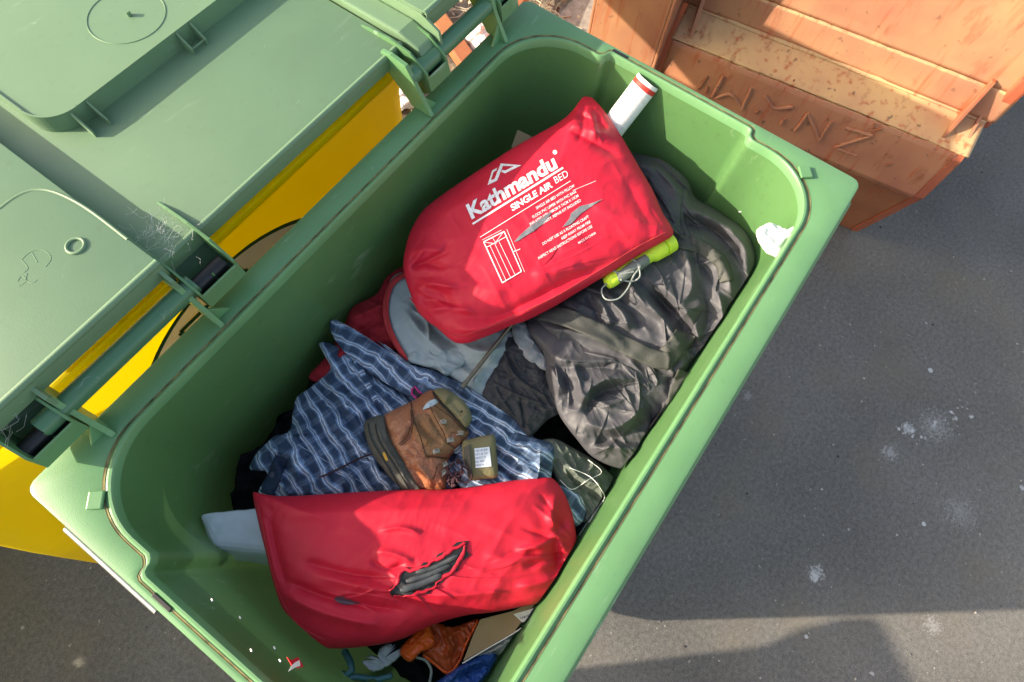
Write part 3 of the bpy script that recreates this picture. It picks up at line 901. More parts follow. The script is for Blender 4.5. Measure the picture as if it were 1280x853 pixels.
rim = loft([(outer(HX + .002, HY + .003, .02), 1.035), (outer(HX + .010, HY + .012, .022), 1.036), (outer(HX + .009, HY + .011, .022), 1.046), (outer(HX - .003, HY - .003, .017), 1.062),
            (outer(HX - .001, HY - .001, .018), 1.094), (outer(HX - .003, HY - .003, .017), 1.0985), (outer(HX - .008, HY - .008, .016), 1.100),
            (shrink(op, -.013, -.013), 1.100), (shrink(op, -.0095, -.0095), 1.0990), (shrink(op, -.006, -.006), 1.1000), (shrink(op, -.003, -.003), 1.1040), (shrink(op, .0002, .0002), 1.1040), (shrink(op, .002, .002), 1.101), (shrink(op, .003, .003), 1.085)],
           'rim', M['rim'], bin_, False)
body = loft([(shrink(op, .003, .003), 1.086), (shrink(op, .0065, .0055), 1.02), (shrink(op, .018, .0135), .80), (shrink(op, .0365, .026), .45), (shrink(op, .050, .035), .26), (shrink(op, .065, .05), .225), (shrink(op, .12, .10), .215)],
            'body', M['body'], bin_, True)
grime = loft([(shrink(op, -.0110, -.0110), 1.1004), (shrink(op, -.0095, -.0095), 1.0998), (shrink(op, -.0080, -.0080), 1.1004)], 'lip_grime', simple('grime in the lip groove', (.17, .145, .06), .9, bump=.5, bs=40, var=.7), bin_, False)
# castors
for cx in (-.42, .42):
    for cy in (-.2, .2):
        b = BM(); b.bx(cx - .05, cx + .05, cy - .04, cy + .04, .19, .215, .004); b.bx(cx - .045, cx + .045, cy - .034, cy - .028, .07, .2); b.bx(cx - .045, cx + .045, cy + .028, cy + .034, .07, .2)
        f = b.build('castor', M['steel'], bin_)
        b = BM(); b.tube([(cx, cy - .024, .08), (cx, cy - .02, .08), (cx, cy + .02, .08), (cx, cy + .024, .08)], [.07, .08, .08, .07], 28)
        b.build('wheel', M['black'], f, True)
# lip slots in the short ends, steel comb bar, drain lugs
for sx in (-1, 1):
    b = BM(); b.box((sx * .6225, .115 if sx < 0 else .145, 1.1005), (.006, .035, .003), None, .001)
    b.build('slot', M['black'], bin_)
b = BM(); b.tube([(-.650, .325, 1.050), (-.650, .13, 1.050)], .006, 12); b.bx(-.650, -.63, .13, .33, 1.034, 1.052, .003)
b.build('lifting_bar', M['steel'], bin_, True)
for sx, sy in ((-1, 1), (1, -1), (-1, -1)):
    b = BM(); b.box((sx * .583, sy * .292, 1.1035), (.026, .022, .006), Matrix.Rotation(R(-40 * sx * sy), 3, 'Z'), .002)
    b.build('lug', M['rim'], bin_)

# hinge brackets along the back rim and the two handle tubes
TY, TZ = .396, 1.163


def bracket(x, tall=0.0):
    b = BM(); w_ = .009
    prof = [(.345, 1.101), (.395, 1.101), (.40, 1.11), (.425, 1.135), (.452, 1.165 + tall), (.452, 1.197 + tall), (.43, 1.20 + tall), (.395, 1.195 + tall), (.372, 1.15), (.352, 1.112)]
    b.prism([(x - w_ / 2, y, z) for y, z in prof], (w_, 0, 0))
    s = 1 if x in (-.283, .262) else -1
    g_ = [(x, .352, 1.1005), (x, .392, 1.1005), (x, .392, 1.105), (x, .385, 1.145)]
    b.prism([(x, .360, 1.1005), (x + s * .03, .360, 1.1005), (x, .366, 1.14)], (0, .005, 0))
    return b.build("hinge_bracket", M['rim'], bin_, False, .0012)


for x in (-.505, -.283, .262, .505): bracket(x, .015 if x > .4 else 0)
for x0, x1 in ((-.545, -.262), (.262, .56)):
    b = BM(); b.tube([(x0, TY, TZ), (x1, TY, TZ)], .0165, 28)
    b.build('handle_tube', M['tube'], bin_, True)

# lid, folded right back
lid_root_y = .437
ZL = 1.192
b = BM()
b.bx(-.272, .300, .438, 1.20, ZL - .006, ZL, .002)              # main panel
b.bx(-.272, .296, .4365, .442, ZL - .030, ZL - .004, .001)       # turned-down lip
for (x0, x1) in ((-.272, -.268), (.296, .300)): b.bx(x0, x1, .442, 1.20, ZL - .03, ZL - .005)
# rounded shoulder along the hinge edge
b.tube([(-.272, .4415, ZL - .0035), (.300, .4415, ZL - .0035)], .0055, 10)
lid = b.build('lid', M['lid'], bin_, True)
# higher outer thirds
for nm, x0, x1, y0 in (('outer_panel', -.64, -.2735, .414), ('outer_panel', .3535, .66, .422)):
    b = BM(); z1 = ZL + .036
    b.bx(x0, x1, y0, 1.20, z1 - .006, z1, .002)
    b.bx(x0, x1, y0 - .002, y0 + .004, z1 - .034, z1 - .004, .001)
    b.bx(x1 - .004, x1, y0, 1.20, z1 - .060, z1 - .004, .001); b.bx(x0, x0 + .004, y0, 1.20, z1 - .036, z1 - .004, .001)
    b.tube([(x0, y0 + .003, z1 - .004), (x1, y0 + .003, z1 - .004)], .006, 10)
    po = b.build(nm, M['lid'], lid, True)
# the raised small hatch in the middle of the lid with its lip
hz = ZL + .030
hatch = round_rect(.415, .30, .06, 12, .2, 1.035)
b = BM(); b.prism([(x, y, hz - .006) for x, y in round_rect(.4122, .2972, .058, 12, .2, 1.035)], (0, 0, .006))
n = len(hatch)
for i in range(n):
    a, c = hatch[i], hatch[(i + 1) % n]
    if a[1] < .76 and -.13 < a[0] and c[0] < .9 and abs(a[0] - c[0]) > .3:
        for q0, q1 in ((a[0], .083), (.052, c[0])) if a[0] > c[0] else ((a[0], .052), (.083, c[0])):
            b.prism([(q0, a[1], ZL), (q1, a[1], ZL), (q1, a[1], hz + .004), (q0, a[1], hz + .004)], (0, .003, 0))
    else:
        d = Vector((.2 - (a[0] + c[0]) / 2, 1.035 - (a[1] + c[1]) / 2, 0)).normalized() * .003
        b.prism([(a[0], a[1], ZL), (c[0], c[1], ZL), (c[0], c[1], hz + .004), (a[0], a[1], hz + .004)], d)
b.build('hatch', M['lid'], lid, False)
for x in (-.171, -.140, .052, .083, .33):
    b = BM(); b.prism([(x, .733, ZL), (x, .700 if x < 0 else .708, ZL), (x, .700 if x < 0 else .706, ZL + .012), (x, .733, hz + .002)], (.003, 0, 0))
    if x == .052: b.tube([(.053, .712, ZL + .008), (.084, .712, ZL + .008)], .0018, 8)
    b.build('gusset', M['lid'], lid)
# moulded circle and pip on the hatch, ring on the outer panel
b = BM(); c = Vector(at(158, 20, hz)); c.z = hz
b.tube([c + Vector((.066 * math.cos(a), .066 * math.sin(a), 0)) for a in [2 * math.pi * k / 64 for k in range(65)]], .0013, 6, False)
b.tube([c + Vector((.004, -.004, 0)), c + Vector((.004, -.004, .009))], .0042, 12)
b.build('moulded_circle', M['lid'], lid, True)
zo = ZL + .036
b = BM(); c = Vector(at(95, 308, zo)); c.z = zo
b.tube([c + Vector((.0125 * math.cos(a), .0125 * math.sin(a), .001)) for a in [2 * math.pi * k / 40 for k in range(41)]], .0025, 8, False)
for pts in (((0, 262), (22, 246), (45, 238), (72, 242), (110, 262), (160, 300)),):
    b.tube([Vector(at(u, v, zo - .0015)) for u, v in spline(pts, 6, False)], .0028, 8)
for pts in (((27, 325), (37, 316), (52, 312), (64, 322), (57, 334)), ((27, 325), (35, 335), (30, 341)), ((34, 342), (33, 350), (40, 354), (47, 350)), ((22, 352), (27, 345), (33, 351), (24, 358)), ((40, 316), (47, 328))):
    b.tube([Vector(at(u, v, zo - .0002)) for u, v in spline(pts, 5, False)], .0008, 6)
b.build('moulded_marks', M['lid'], lid, True)


# hinge hoods: open scoops that reach from the lid over the axle
def hood(x0, x1):
    b = BM(); t = .004
    pr = [(.525, ZL + .001), (.50, ZL + .006), (.452, ZL + .010), (.408, ZL + .004), (.372, 1.168), (.366, 1.135), (.385, 1.118), (.43, 1.125), (.47, 1.165), (.50, ZL - .008)]
    for x in (x0, x1 - t): b.prism([(x, y, z) for y, z in pr], (t, 0, 0))
    back = [(.50, ZL - .010), (.47, 1.163), (.43, 1.124), (.386, 1.117), (.367, 1.134), (.372, 1.160)]
    for (ya, za), (yb, zb) in zip(back, back[1:]):
        b.prism([(x0, ya, za), (x1, ya, za), (x1, yb, zb), (x0, yb, zb)], (0, -.002, -.003))
    b.prism([((x0 + x1) / 2, .41, 1.13), ((x0 + x1) / 2, .38, 1.13), ((x0 + x1) / 2, .385, 1.165)], (.003, 0, 0))
    h = b.build('hinge_hood', M['arm'], lid, False, .0008)
    b = BM(); b.tube([(x0 + .004, TY, TZ - .012), (x1 - .01, TY, TZ - .012)], .0135, 20)
    b.build('axle', M['black'], h, True)
    return h


for x0, x1 in ((-.272, -.196), (-.585, -.512), (.286, .345), (.515, .57)): hood(x0, x1)
# side arms of the raised thirds reaching down to the tube
for x, s in ((-.279, 1), (-.508, -1), (.351, -1)):
    b = BM(); z1 = ZL + .030
    b.prism([(x, .60, z1), (x, .43, z1), (x, .392, z1 - .018), (x, .385, 1.15), (x, .40, 1.135), (x, .425, 1.145), (x, .45, 1.165), (x, .60, 1.18)], (-.006 * s, 0, 0))
    b.build('hinge_arm', M['lid'], lid, False, .001)
# broad pale arm by the far hinge
b = BM()
b.prism([(.306, .70, ZL + .010), (.306, .45, ZL + .012), (.306, .405, ZL - .002), (.306, .382, 1.15), (.306, .39, 1.13), (.306, .425, 1.15), (.306, .47, ZL - .02), (.306, .70, ZL - .01)], (.0435, 0, 0))
b.build('hinge_arm', M['lid'], lid, False, .004)
b = BM(); b.tube([(.2855, .420, 1.150), (.2845, .420, 1.150)], .018, 28); b.build('axle_hole', M['black'], lid, True)
# cobwebs on two hoods
rnd = random.Random(2)
for cx, cy, cz, sp in ((-.235, .475, 1.195, .05), (-.56, .455, 1.20, .05)):
    b = BM()
    for k in range(120):
        p = Vector((cx + rnd.gauss(0, sp * .3), cy + rnd.gauss(0, sp * .5), cz + rnd.gauss(0, .007)))
        a = rnd.uniform(0, 6.3); l = rnd.uniform(.008, .03)
        q = p + Vector((math.cos(a) * l, math.sin(a) * l, rnd.gauss(0, .006)))
        b.tube([p, (p + q) / 2 + Vector((rnd.gauss(0, .003), rnd.gauss(0, .003), -.003)), q], .00013, 3)
    o = b.build('cobweb', M['webbing'], lid); o['kind'] = 'stuff'
# cobweb specks / droplets on the inner wall of the near end
for u, v in ((265, 750), (300, 772), (314, 813), (343, 810), (350, 826), (925, 265)):
    q = Vector(atax(u, v, 0, -.583 if u < 500 else .572)); b = BM(); b.box(q, (.002, .002, .006), Matrix.Rotation(.8, 3, 'X'), .0008)
    b.build('paint_drip', M['print'], bin_)

# ------------------------------------------------------------------ yellow bin behind
yb = empty('yellow_bin', (-.23, .9, 0), 'bright yellow bin with a round white sticker, back to back with the open green bin', 'bin')


def ring_box(x0, x1, y0, y1, r, z, n=8):
    return [(x, y, z) for x, y in round_rect((x1 - x0) / 2, (y1 - y0) / 2, r, n, (x0 + x1) / 2, (y0 + y1) / 2)]


rings = [(-.815, .408, .505, 1.245, 1.06), (-.83, .40, .535, 1.22, .95), (-.88, .40, .56, 1.20, .6), (-.94, .40, .60, 1.15, .12), (-.86, .33, .66, 1.08, .09)]
V = []; F = []
for x0, x1, y0, y1, z in rings: V += ring_box(x0, x1, y0, y1, .07, z)
n = len(V) // len(rings)
for j in range(len(rings) - 1):
    for i in range(n): F.append((j * n + i, j * n + (i + 1) % n, (j + 1) * n + (i + 1) % n, (j + 1) * n + i))
F.append(tuple(range((len(rings) - 1) * n, len(rings) * n)))
mesh('body', V, F, M['yellow'], yb, True)
b = BM()
b.bx(-.86, .44, .49, .53, 1.062, 1.085, .006); b.bx(-.86, .44, 1.22, 1.26, 1.062, 1.085, .006); b.bx(-.86, -.82, .53, 1.22, 1.062, 1.085, .006); b.bx(.40, .44, .53, 1.22, 1.062, 1.085, .006); b.bx(-.515, -.285, .472, .50, 1.035, 1.062, .004)
b.build('rim', M['yellow'], yb)
for cx in (-.7, .24):
    for cy in (.7, 1.05):
        b = BM(); b.tube([(cx, cy - .02, .06), (cx, cy + .02, .06)], .06, 24); b.build('wheel', M['black'], yb, True)


def ywall(x, z):
    """y of the yellow wall at height z"""
    return float(np.interp(z, [.12, .6, .95, 1.06], [.60, .56, .535, .505])) - .0025


def disc(name, r0, r1, mat, off, parent, cx=-.2, cz=.63, n=72, nr=8):
    V = []; F = []
    for j in range(nr + 1):
        rr = r0 + (r1 - r0) * j / nr
        for k in range(n):
            a = 2 * math.pi * k / n; x = cx + rr * math.cos(a); z = cz + rr * math.sin(a); V.append((x, ywall(x, z) - off, z))
    for j in range(nr):
        for k in range(n): F.append((j * n + k, j * n + (k + 1) % n, (j + 1) * n + (k + 1) % n, (j + 1) * n + k))
    return mesh(name, V, F, mat, parent, True)


st = disc('sticker', .001, .318, M['stickerwhite'], 0, yb)
disc('sticker_border', .318, .329, M['stickergreen'], .0004, st, nr=2)


def wstrip(b, pts, wd):
    for (xa, za), (xb, zb) in zip(pts, pts[1:]):
        d = Vector((xb - xa, zb - za)); L_ = d.length; d.normalize(); nn = Vector((-d.y, d.x)) * wd / 2; kk = max(1, int(L_ / .02))
        for i in range(kk):
            q0 = Vector((xa, za)).lerp(Vector((xb, zb)), i / kk); q1 = Vector((xa, za)).lerp(Vector((xb, zb)), (i + 1) / kk)
            c4 = [q0 + nn, q0 - nn, q1 - nn, q1 + nn]
            vs = [b.b.verts.new((c.x, ywall(c.x, c.y) - .002, c.y)) for c in c4]; b.b.faces.new(vs)


b = BM(); wstrip(b, [(-.33, .55), (-.33, .895), (-.155, .895), (-.155, .55), (-.33, .55)], .012); wstrip(b, [(-.155, .865), (-.13, .84), (-.13, .58), (-.28, .58)], .01)
b.build('sticker_icon', M['stickergreen'], st)

# ------------------------------------------------------------------ unseen closed bin, added to cast shade on the ground
nb = empty('unseen_shade_bin', (-1.78, .70, 0), 'unseen small closed two-wheeled bin, added left of the yellow bin to shade the ground', 'bin')
E1 = Vector((.83, -.55, 0)).normalized(); E2 = Vector((.55, .83, 0)).normalized(); NO = Vector((-1.78, .70, 0))


def npt(a, c, z): return NO + E1 * a + E2 * c + Vector((0, 0, z))


def nbox(rings, name, mat, sm=True):
    V = []; F = []
    for ha, hc, r, z, da in rings:
        V += [npt(x, y, z) for x, y in round_rect(ha, hc, r, 6, da, 0)]
    n = len(V) // len(rings)
    for j in range(len(rings) - 1):
        for i in range(n): F.append((j * n + i, j * n + (i + 1) % n, (j + 1) * n + (i + 1) % n, (j + 1) * n + i))
    F.append(tuple(range((len(rings) - 1) * n, len(rings) * n))); F.append(tuple(range(n))[::-1])
    o = mesh(name, V, F, mat, nb, True); o.data.set_sharp_from_angle(angle=R(35)); return o


nbox([(.24, .17, .05, .05, 0), (.27, .19, .05, .5, 0), (.36, .22, .05, .98, 0), (.42, .24, .02, .99, 0), (.42, .24, .02, 1.02, 0)], 'body', M['arm'])
nbox([(.43, .25, .02, 1.024, 0), (.43, .25, .02, 1.075, 0), (.42, .24, .02, 1.085, 0)], 'lid', M['arm'])
for sgn in (-1, 1):
    b = BM(); b.tube([npt(-.22, sgn * .19, .1), npt(-.22, sgn * .235, .1)], .1, 28); b.build('wheel', M['black'], nb, True)
b = BM(); b.tube([npt(-.45, -.2, 1.0), npt(-.45, .2, 1.0)], .014, 14); b.build('handle', M['arm'], nb, True)

cr_ = BM()  # unseen crate, added to shade the asphalt left of the yellow bin
cr_.bx(-1.90, -1.06, 1.16, 1.62, .01, .03)
for z0, z1 in ((.03, .16), (.18, .30), (.32, .45), (.47, .62)):
    cr_.bx(-1.90, -1.06, 1.16, 1.175, z0, z1, .003); cr_.bx(-1.90, -1.06, 1.605, 1.62, z0, z1, .003)
    cr_.bx(-1.90, -1.885, 1.175, 1.605, z0, z1, .003); cr_.bx(-1.075, -1.06, 1.175, 1.605, z0, z1, .003)
for x_ in (-1.90, -1.085):
    for y_ in (1.177, 1.578): cr_.bx(x_ + .002, x_ + .023, y_, y_ + .025, .03, .615, .002)
tagt(cr_.build('unseen_shade_crate', M['card']), 'unseen brown slatted crate, added beside the yellow bin to shade the asphalt', 'crate')

# ------------------------------------------------------------------ orange skip
skip = empty('steel_skip', (1.36, -.2, 0), 'rusty orange steel skip with welded letters on its dented end', 'skip')
U_ = Vector((.141, -.99, 0)).normalized()         # along the face, towards image right
W_ = Vector((.99, .141, 0)).normalized()          # into the skip
O_ = Vector((1.36, -.2, 0))


def sp(u, w_, z): return O_ + U_ * u + W_ * w_ + Vector((0, 0, z))


def sbox(b, u0, u1, w0, w1, z0, z1, bev=.003):
    c = sp((u0 + u1) / 2, (w0 + w1) / 2, (z0 + z1) / 2)
    b.box(c, (abs(w1 - w0), abs(u1 - u0), abs(z1 - z0)), Matrix(((W_.x, -U_.x, 0), (W_.y, -U_.y, 0), (0, 0, 1))), bev)


UL, UR = -.445, .465
# profile (w, z) up the near face
prof = [(.13, .02), (-.035, .435), (-.045, .45), (-.05, .465), (-.028, .62), (-.022, .632)]
prof2 = [(-.022, .632), (.085, .668), (.092, .68), (.10, .76), (.106, .766), (.112, .80), (.135, 1.04), (.14, 1.05)]


def profile_sheet(name, prof, u0, u1, mat, nu=80, dent=.004, thick=.008):
    V = []; F = []
    pp = np.array(prof); L_ = np.r_[0, np.cumsum(np.hypot(*np.diff(pp, axis=0).T))]
    q = np.unique(np.r_[L_, np.linspace(0, L_[-1], 34)])
    for s_ in q:
        w_ = np.interp(s_, L_, pp[:, 0]); z = np.interp(s_, L_, pp[:, 1])
        for i in range(nu + 1):
            u = u0 + (u1 - u0) * i / nu
            d = dent * float(fbm(np.array(u * 6 + 3), np.array(s_ * 9 + 7), 6))
            V.append(sp(u, w_ + d, z))
    k = nu + 1
    for j in range(len(q) - 1):
        for i in range(nu): F.append((j * k + i, j * k + i + 1, (j + 1) * k + i + 1, (j + 1) * k + i))
    o = mesh(name, V, F, mat, skip, True)
    o.data.set_sharp_from_angle(angle=R(25))
    md = o.modifiers.new('t', 'SOLIDIFY'); md.thickness = thick; md.offset = 1
    return o


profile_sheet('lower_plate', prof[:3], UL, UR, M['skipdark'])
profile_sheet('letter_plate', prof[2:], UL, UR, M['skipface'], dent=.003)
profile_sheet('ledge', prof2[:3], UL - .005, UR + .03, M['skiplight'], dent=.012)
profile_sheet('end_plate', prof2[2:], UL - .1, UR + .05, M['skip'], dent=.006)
# sides, floor, far end of the hopper
b = BM()
side = [(.12, .02), (-.05, .46), (-.022, .63), (.10, .70), (.135, 1.05), (1.9, 1.05), (1.7, .02)]
for u in (UR + .002, UL - .10):
    b.prism([sp(u, w_, z) for w_, z in side], U_ * .008)
b.prism([sp(UL - .1, .12, .02), sp(UR, .12, .02), sp(UR, 1.7, .02), sp(UL - .1, 1.7, .02)], (0, 0, .008))
b.prism([sp(UL - .1, 1.7, .02), sp(UR, 1.7, .02), sp(UR, 1.9, 1.05), sp(UL - .1, 1.9, 1.05)], W_ * .008)
b.build('side_plate', M['skip'], skip)
# bent red flange down the near right edge
b = BM()
edge = [(.125, .02), (-.04, .44), (-.052, .465), (-.03, .62), (-.015, .64)]
for (wa, za), (wb, zb) in zip(edge, edge[1:]):
    b.prism([sp(UR - .004, wa - .01, za), sp(UR + .022, wa - .004, za), sp(UR + .022, wb - .004, zb), sp(UR - .004, wb - .01, zb)], W_ * .012)
b.build('edge_flange', M['skipred'], skip)
b = BM(); sbox(b, UR + .01, UR + .05, .09, .13, .65, 1.06, .008); b.build('corner_post', M['skipred'], skip)
# weld bead along the ledge and the end plate
b = BM()
b.tube([sp(UL + (UR + .04 - UL) * k / 60, .098 + .003 * rnd.random(), .764 + .002 * rnd.random()) for k in range(61)], .0055, 8)
b.tube([sp(UL + (UR - UL) * k / 60, -.026 + .002 * rnd.random(), .628 + .002 * rnd.random()) for k in range(61)], .005, 8)
b.build('weld_bead', M['skiplight'], skip, True)
b = BM(); b.bx(0, .001, 0, .001, -.01, -.009)
b.b.free()
# top rail
b = BM(); sbox(b, UL - .1, UR + .06, .12, .17, 1.03, 1.08, .006); b.build('top_rail', M['skiplight'], skip)
# gusset fins
for u, tilt_, big in ((UL + .045, -.02, 1.0), (UR - .065, .02, .8)):
    b = BM()
    b.prism([sp(u, -.012 + .02 * (1 - big), .640), sp(u + tilt_, .088, .672), sp(u + tilt_, .100, .672 + .15 * big), sp(u + tilt_, .085, .672 + .15 * big)], U_ * .012)
    b.build('gusset', M['skip'] if big == 1 else M['skipdark'], skip, False, .002)
# channel post at the left of the face
b = BM()
b.prism([sp(-.70, -.09, .02), sp(-.475, -.08, .02), sp(-.475, -.06, 1.03), sp(-.70, -.07, 1.03)], W_ * .01)
b.prism([sp(-.475, -.08, .02), sp(-.475, -.06, 1.03), sp(-.475, .10, 1.03), sp(-.475, .10, .02)], U_ * .01)
b.prism([sp(-.71, -.09, .02), sp(-.71, -.07, 1.03), sp(-.71, .10, 1.03), sp(-.71, .10, .02)], U_ * .01)
b.build('channel_post', M['skip'], skip, False, .003)


# welded letters W Y N Z (weld beads, traced onto the letter plate)
def on_plate(x, y):
    u = 840 + x * .2344; v = 60 + y * .2344
    d = Vector(((u - 640) / F_PX * CM[0] + (v - 426.5) / F_PX * CM[1] + CM[2]))
    A = sp(0, -.0585, .465); n_ = U_.cross(sp(0, -.0385, .62) - A).normalized(); C = Vector(CAM)
    return C + d * ((A - C).dot(n_) / d.dot(n_))


letters = {'W': [[(215, 262), (275, 150)], [(235, 268), (290, 248), (325, 258), (372, 325)], [(372, 325), (425, 215)]],
           'Y': [[(497, 250), (512, 280), (548, 322), (645, 315)], [(600, 375), (580, 412)]],
           'N': [[(655, 442), (690, 400), (725, 350)], [(725, 350), (760, 430), (785, 495)], [(785, 495), (820, 440), (852, 392)]],
           'Z': [[(925, 425), (1068, 468)], [(1068, 468), (865, 530)], [(862, 528), (985, 575)]]}
rl = random.Random(4)
for ch, strokes in letters.items():
    b = BM()
    for s_ in strokes:
        P = spline(s_, 5, False) if len(s_) > 2 else np.linspace(s_[0], s_[1], 9)
        pts = [on_plate(x + rl.uniform(-1, 1), y + rl.uniform(-1, 1)) for x, y in P]
        b.tube(pts, [.0052 + rl.uniform(-.0010, .0010) for _ in pts], 8)
    o = b.build('raised_letter', M['skipface'], skip, True)
for (x, y, x2, y2) in ((160, 180, 190, 150), (440, 350, 465, 330), (1140, 570, 1170, 580), (1130, 625, 1175, 615), (650, 170, 645, 175), (1050, 440, 1120, 430), (1080, 400, 1060, 440), (140, 220, 175, 165), (180, 240, 190, 205)):
    b = BM(); b.tube([on_plate(x, y), on_plate((x + x2) / 2 + 4, (y + y2) / 2 + 3), on_plate(x2, y2)], .003, 6)
    b.build('weld_spatter', M['skipdark'], skip, True)

# orange painted timber frame and pale rubble behind the bin
fr = empty('timber_frame', (1.3, 1.05, 0), 'orange painted timber frame lying on the earth behind the green bin', 'frame')


def beam(px0, px1, z, wd, hh, mat, par, name):
    a = Vector(at(*px0, z)); c = Vector(at(*px1, z)); d = (c - a); L_ = d.length; mid = (a + c) / 2
    b = BM(); b.box(mid, (L_, wd, hh), Matrix.Rotation(math.atan2(d.y, d.x), 3, 'Z'), .006); return b.build(name, mat, par)


beam((520, -15), (640, 160), .072, .075, .06, M['timber'], fr, 'rail')
beam((585, 130), (668, -40), .134, .07, .06, M['timber'], fr, 'crosspiece')
b = bmesh.new()
g_ = bmesh.ops.create_icosphere(b, subdivisions=4, radius=.075)
for v in b.verts:
    n_ = float(fbm(np.array(v.co.x * 30 + 5), np.array(v.co.y * 30 + v.co.z * 17), 8)); v.co *= 1 + .9 * n_; v.co.z *= .6
me = bpy.data.meshes.new('plastic_wrap'); b.to_mesh(me); b.free(); me.transform(Matrix.Translation(Vector(at(598, 42, .08))))
tagt(link('plastic_wrap', me, M['white'], None, False), 'crumpled white plastic lying among dead leaves behind the green bin', 'litter')
me2 = me.copy(); me2.transform(Matrix.Translation(Vector(at(503, 118, .05)) - Vector(at(598, 42, .08))))
tagt(link('plastic_wrap', me2, M['white'], None, False), 'small crumpled white plastic at the foot of the yellow bin', 'litter')
b = BM()
rr_ = random.Random(9)
for k in range(26):
    p = Vector((rr_.uniform(1.2, 2.3), rr_.uniform(.95, 1.7), .05)); pts = [p]
    a = rr_.uniform(0, 6.3)
    for j in range(6):
        a += rr_.gauss(0, .35); p = p + Vector((math.cos(a), math.sin(a), rr_.gauss(0, .1))) * .05; p.z = max(.045, p.z); pts.append(p)
    b.tube(pts, .003, 5)
tagt(b.build('dry_twigs', simple('bleached twig', (.5, .42, .32), .9), None, True), 'bleached dry twigs lying on the earth beyond the green bin', 'twigs', kind='stuff')


# ------------------------------------------------------------------ the contents
def zc(x0, y0, k, pts): return [(x0 + k * a, y0 + k * b) for a, b in pts]



def rand_creases(seed, n, box, ang, spread, ln, amp, wd, field=None):
    """loose folds running roughly along ang (degrees) inside box (px)"""
    r = random.Random(seed); out = []
    for k in range(n):
        x = r.uniform(box[0], box[2]); y = r.uniform(box[1], box[3])
        a = R((field(x, y) if field else ang) + r.gauss(0, spread)); L_ = r.uniform(ln * .5, ln * 1.4); cv = r.gauss(0, .5)
        P = []
        for j in range(5):
            P.append((x, y)); x += math.cos(a) * L_ / 4; y += math.sin(a) * L_ / 4; a += cv / 4
        am = r.uniform(.4, 1) * amp * (1 if r.random() < .65 else -.8)
        out.append((am, r.uniform(.6, 1.3) * wd, P, r.choice(['r', 's', 'S', 's'])))
    return out


def fan(seed, n, c, a0, a1, r0, r1, amp, wd):
    """puckers that fan out from a gathered end at c"""
    r = random.Random(seed); out = []
    for k in range(n):
        a = R(a0 + (a1 - a0) * (k + r.uniform(-.3, .3)) / n); q0 = r0 * r.uniform(.7, 1.2); q1 = r1 * r.uniform(.5, 1.2); bend = r.gauss(0, .15)
        P = [(c[0] + math.cos(a + bend * t) * (q0 + (q1 - q0) * t), c[1] + math.sin(a + bend * t) * (q0 + (q1 - q0) * t)) for t in (0, .33, .66, 1)]
        out.append(((1 if k % 2 else -1) * amp * r.uniform(.5, 1), wd * r.uniform(.7, 1.3), P))
    return out


# what fills the bottom: a filler heap, its black standing in for deep shade
Blob('shade_filler_heap', M['dark'], [(250, 600), (330, 480), (400, 430), (470, 350), (560, 250), (640, 180), (720, 120), (800, 130), (880, 190), (950, 280), (960, 360), (880, 480), (780, 640), (690, 790), (640, 900), (520, 930), (430, 880), (330, 760)],
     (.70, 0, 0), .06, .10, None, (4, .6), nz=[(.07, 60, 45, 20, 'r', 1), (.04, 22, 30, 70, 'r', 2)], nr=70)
heap = bpy.data.objects['shade_filler_heap']
tagt(heap, 'crumpled filler cloth, coloured black to stand for the shade in the deep gaps of the green bin', 'clothing')

# --- grey nylon sack
sack = empty('nylon_sack', (.35, -.15, .85), 'shiny charcoal nylon sack with webbing straps, crumpled beside the red printed bag', 'sack')
Z4 = lambda p: zc(640, 180, .492, p)
sack_pl = (.885, .05, .0)
sack_cr = [(.020, 9, Z4([(300, 30), (380, 80), (430, 140), (440, 150)])), (-.012, 8, Z4([(310, 75), (360, 130), (390, 190)])), (.014, 6, Z4([(340, 20), (420, 60), (455, 120)])),
           (.026, 10, Z4([(400, 165), (480, 175), (560, 220), (610, 290), (625, 350)])), (-.020, 9, Z4([(400, 200), (500, 215), (560, 270), (590, 330)])),
           (.016, 8, Z4([(420, 215), (500, 260), (550, 340), (560, 420)])), (-.012, 7, Z4([(440, 270), (500, 330), (520, 400)])), (.012, 6, Z4([(575, 260), (600, 330), (580, 400)])),
           (-.030, 11, Z4([(340, 355), (400, 420), (445, 480), (455, 530), (430, 560)])), (.018, 7, Z4([(365, 345), (430, 410), (470, 480), (475, 540)])), (.014, 6, Z4([(320, 375), (380, 440), (415, 500)])),
           (.014, 6, Z4([(490, 330), (530, 400), (530, 470), (480, 560)])), (-.012, 7, Z4([(470, 330), (500, 420), (480, 500), (440, 590)])),
           (.016, 6, Z4([(235, 385), (280, 430), (300, 480)])), (-.014, 6, Z4([(255, 375), (310, 430), (335, 480)])), (.012, 5, Z4([(205, 370), (235, 420), (255, 470)])), (-.010, 5, Z4([(185, 375), (215, 430), (230, 470)])),
           (.010, 5, Z4([(120, 390), (150, 410), (180, 430)])), (.014, 6, Z4([(280, 340), (330, 400), (390, 450)])), (-.010, 5, Z4([(300, 330), (360, 380), (410, 440)])), (.012, 6, Z4([(400, 470), (440, 430), (500, 400)])),
           (.016, 7, Z4([(420, 240), (450, 300), (455, 370), (420, 410)])), (.014, 7, Z4([(400, 600), (440, 560), (500, 500)])), (-.014, 8, Z4([(380, 620), (430, 590), (480, 530)])), (.012, 6, Z4([(60, 460), (110, 470), (200, 490), (280, 530)]))]
sack_cr += rand_creases(15, 40, (690, 200, 935, 480), 100, 40, 40, .004, 2.4)
sack_cr += rand_creases(5, 46, (680, 215, 930, 470), 0, 22, 75, .0075, 4.5, lambda x, y: math.degrees(math.atan2(430 - y, 858 - x)))
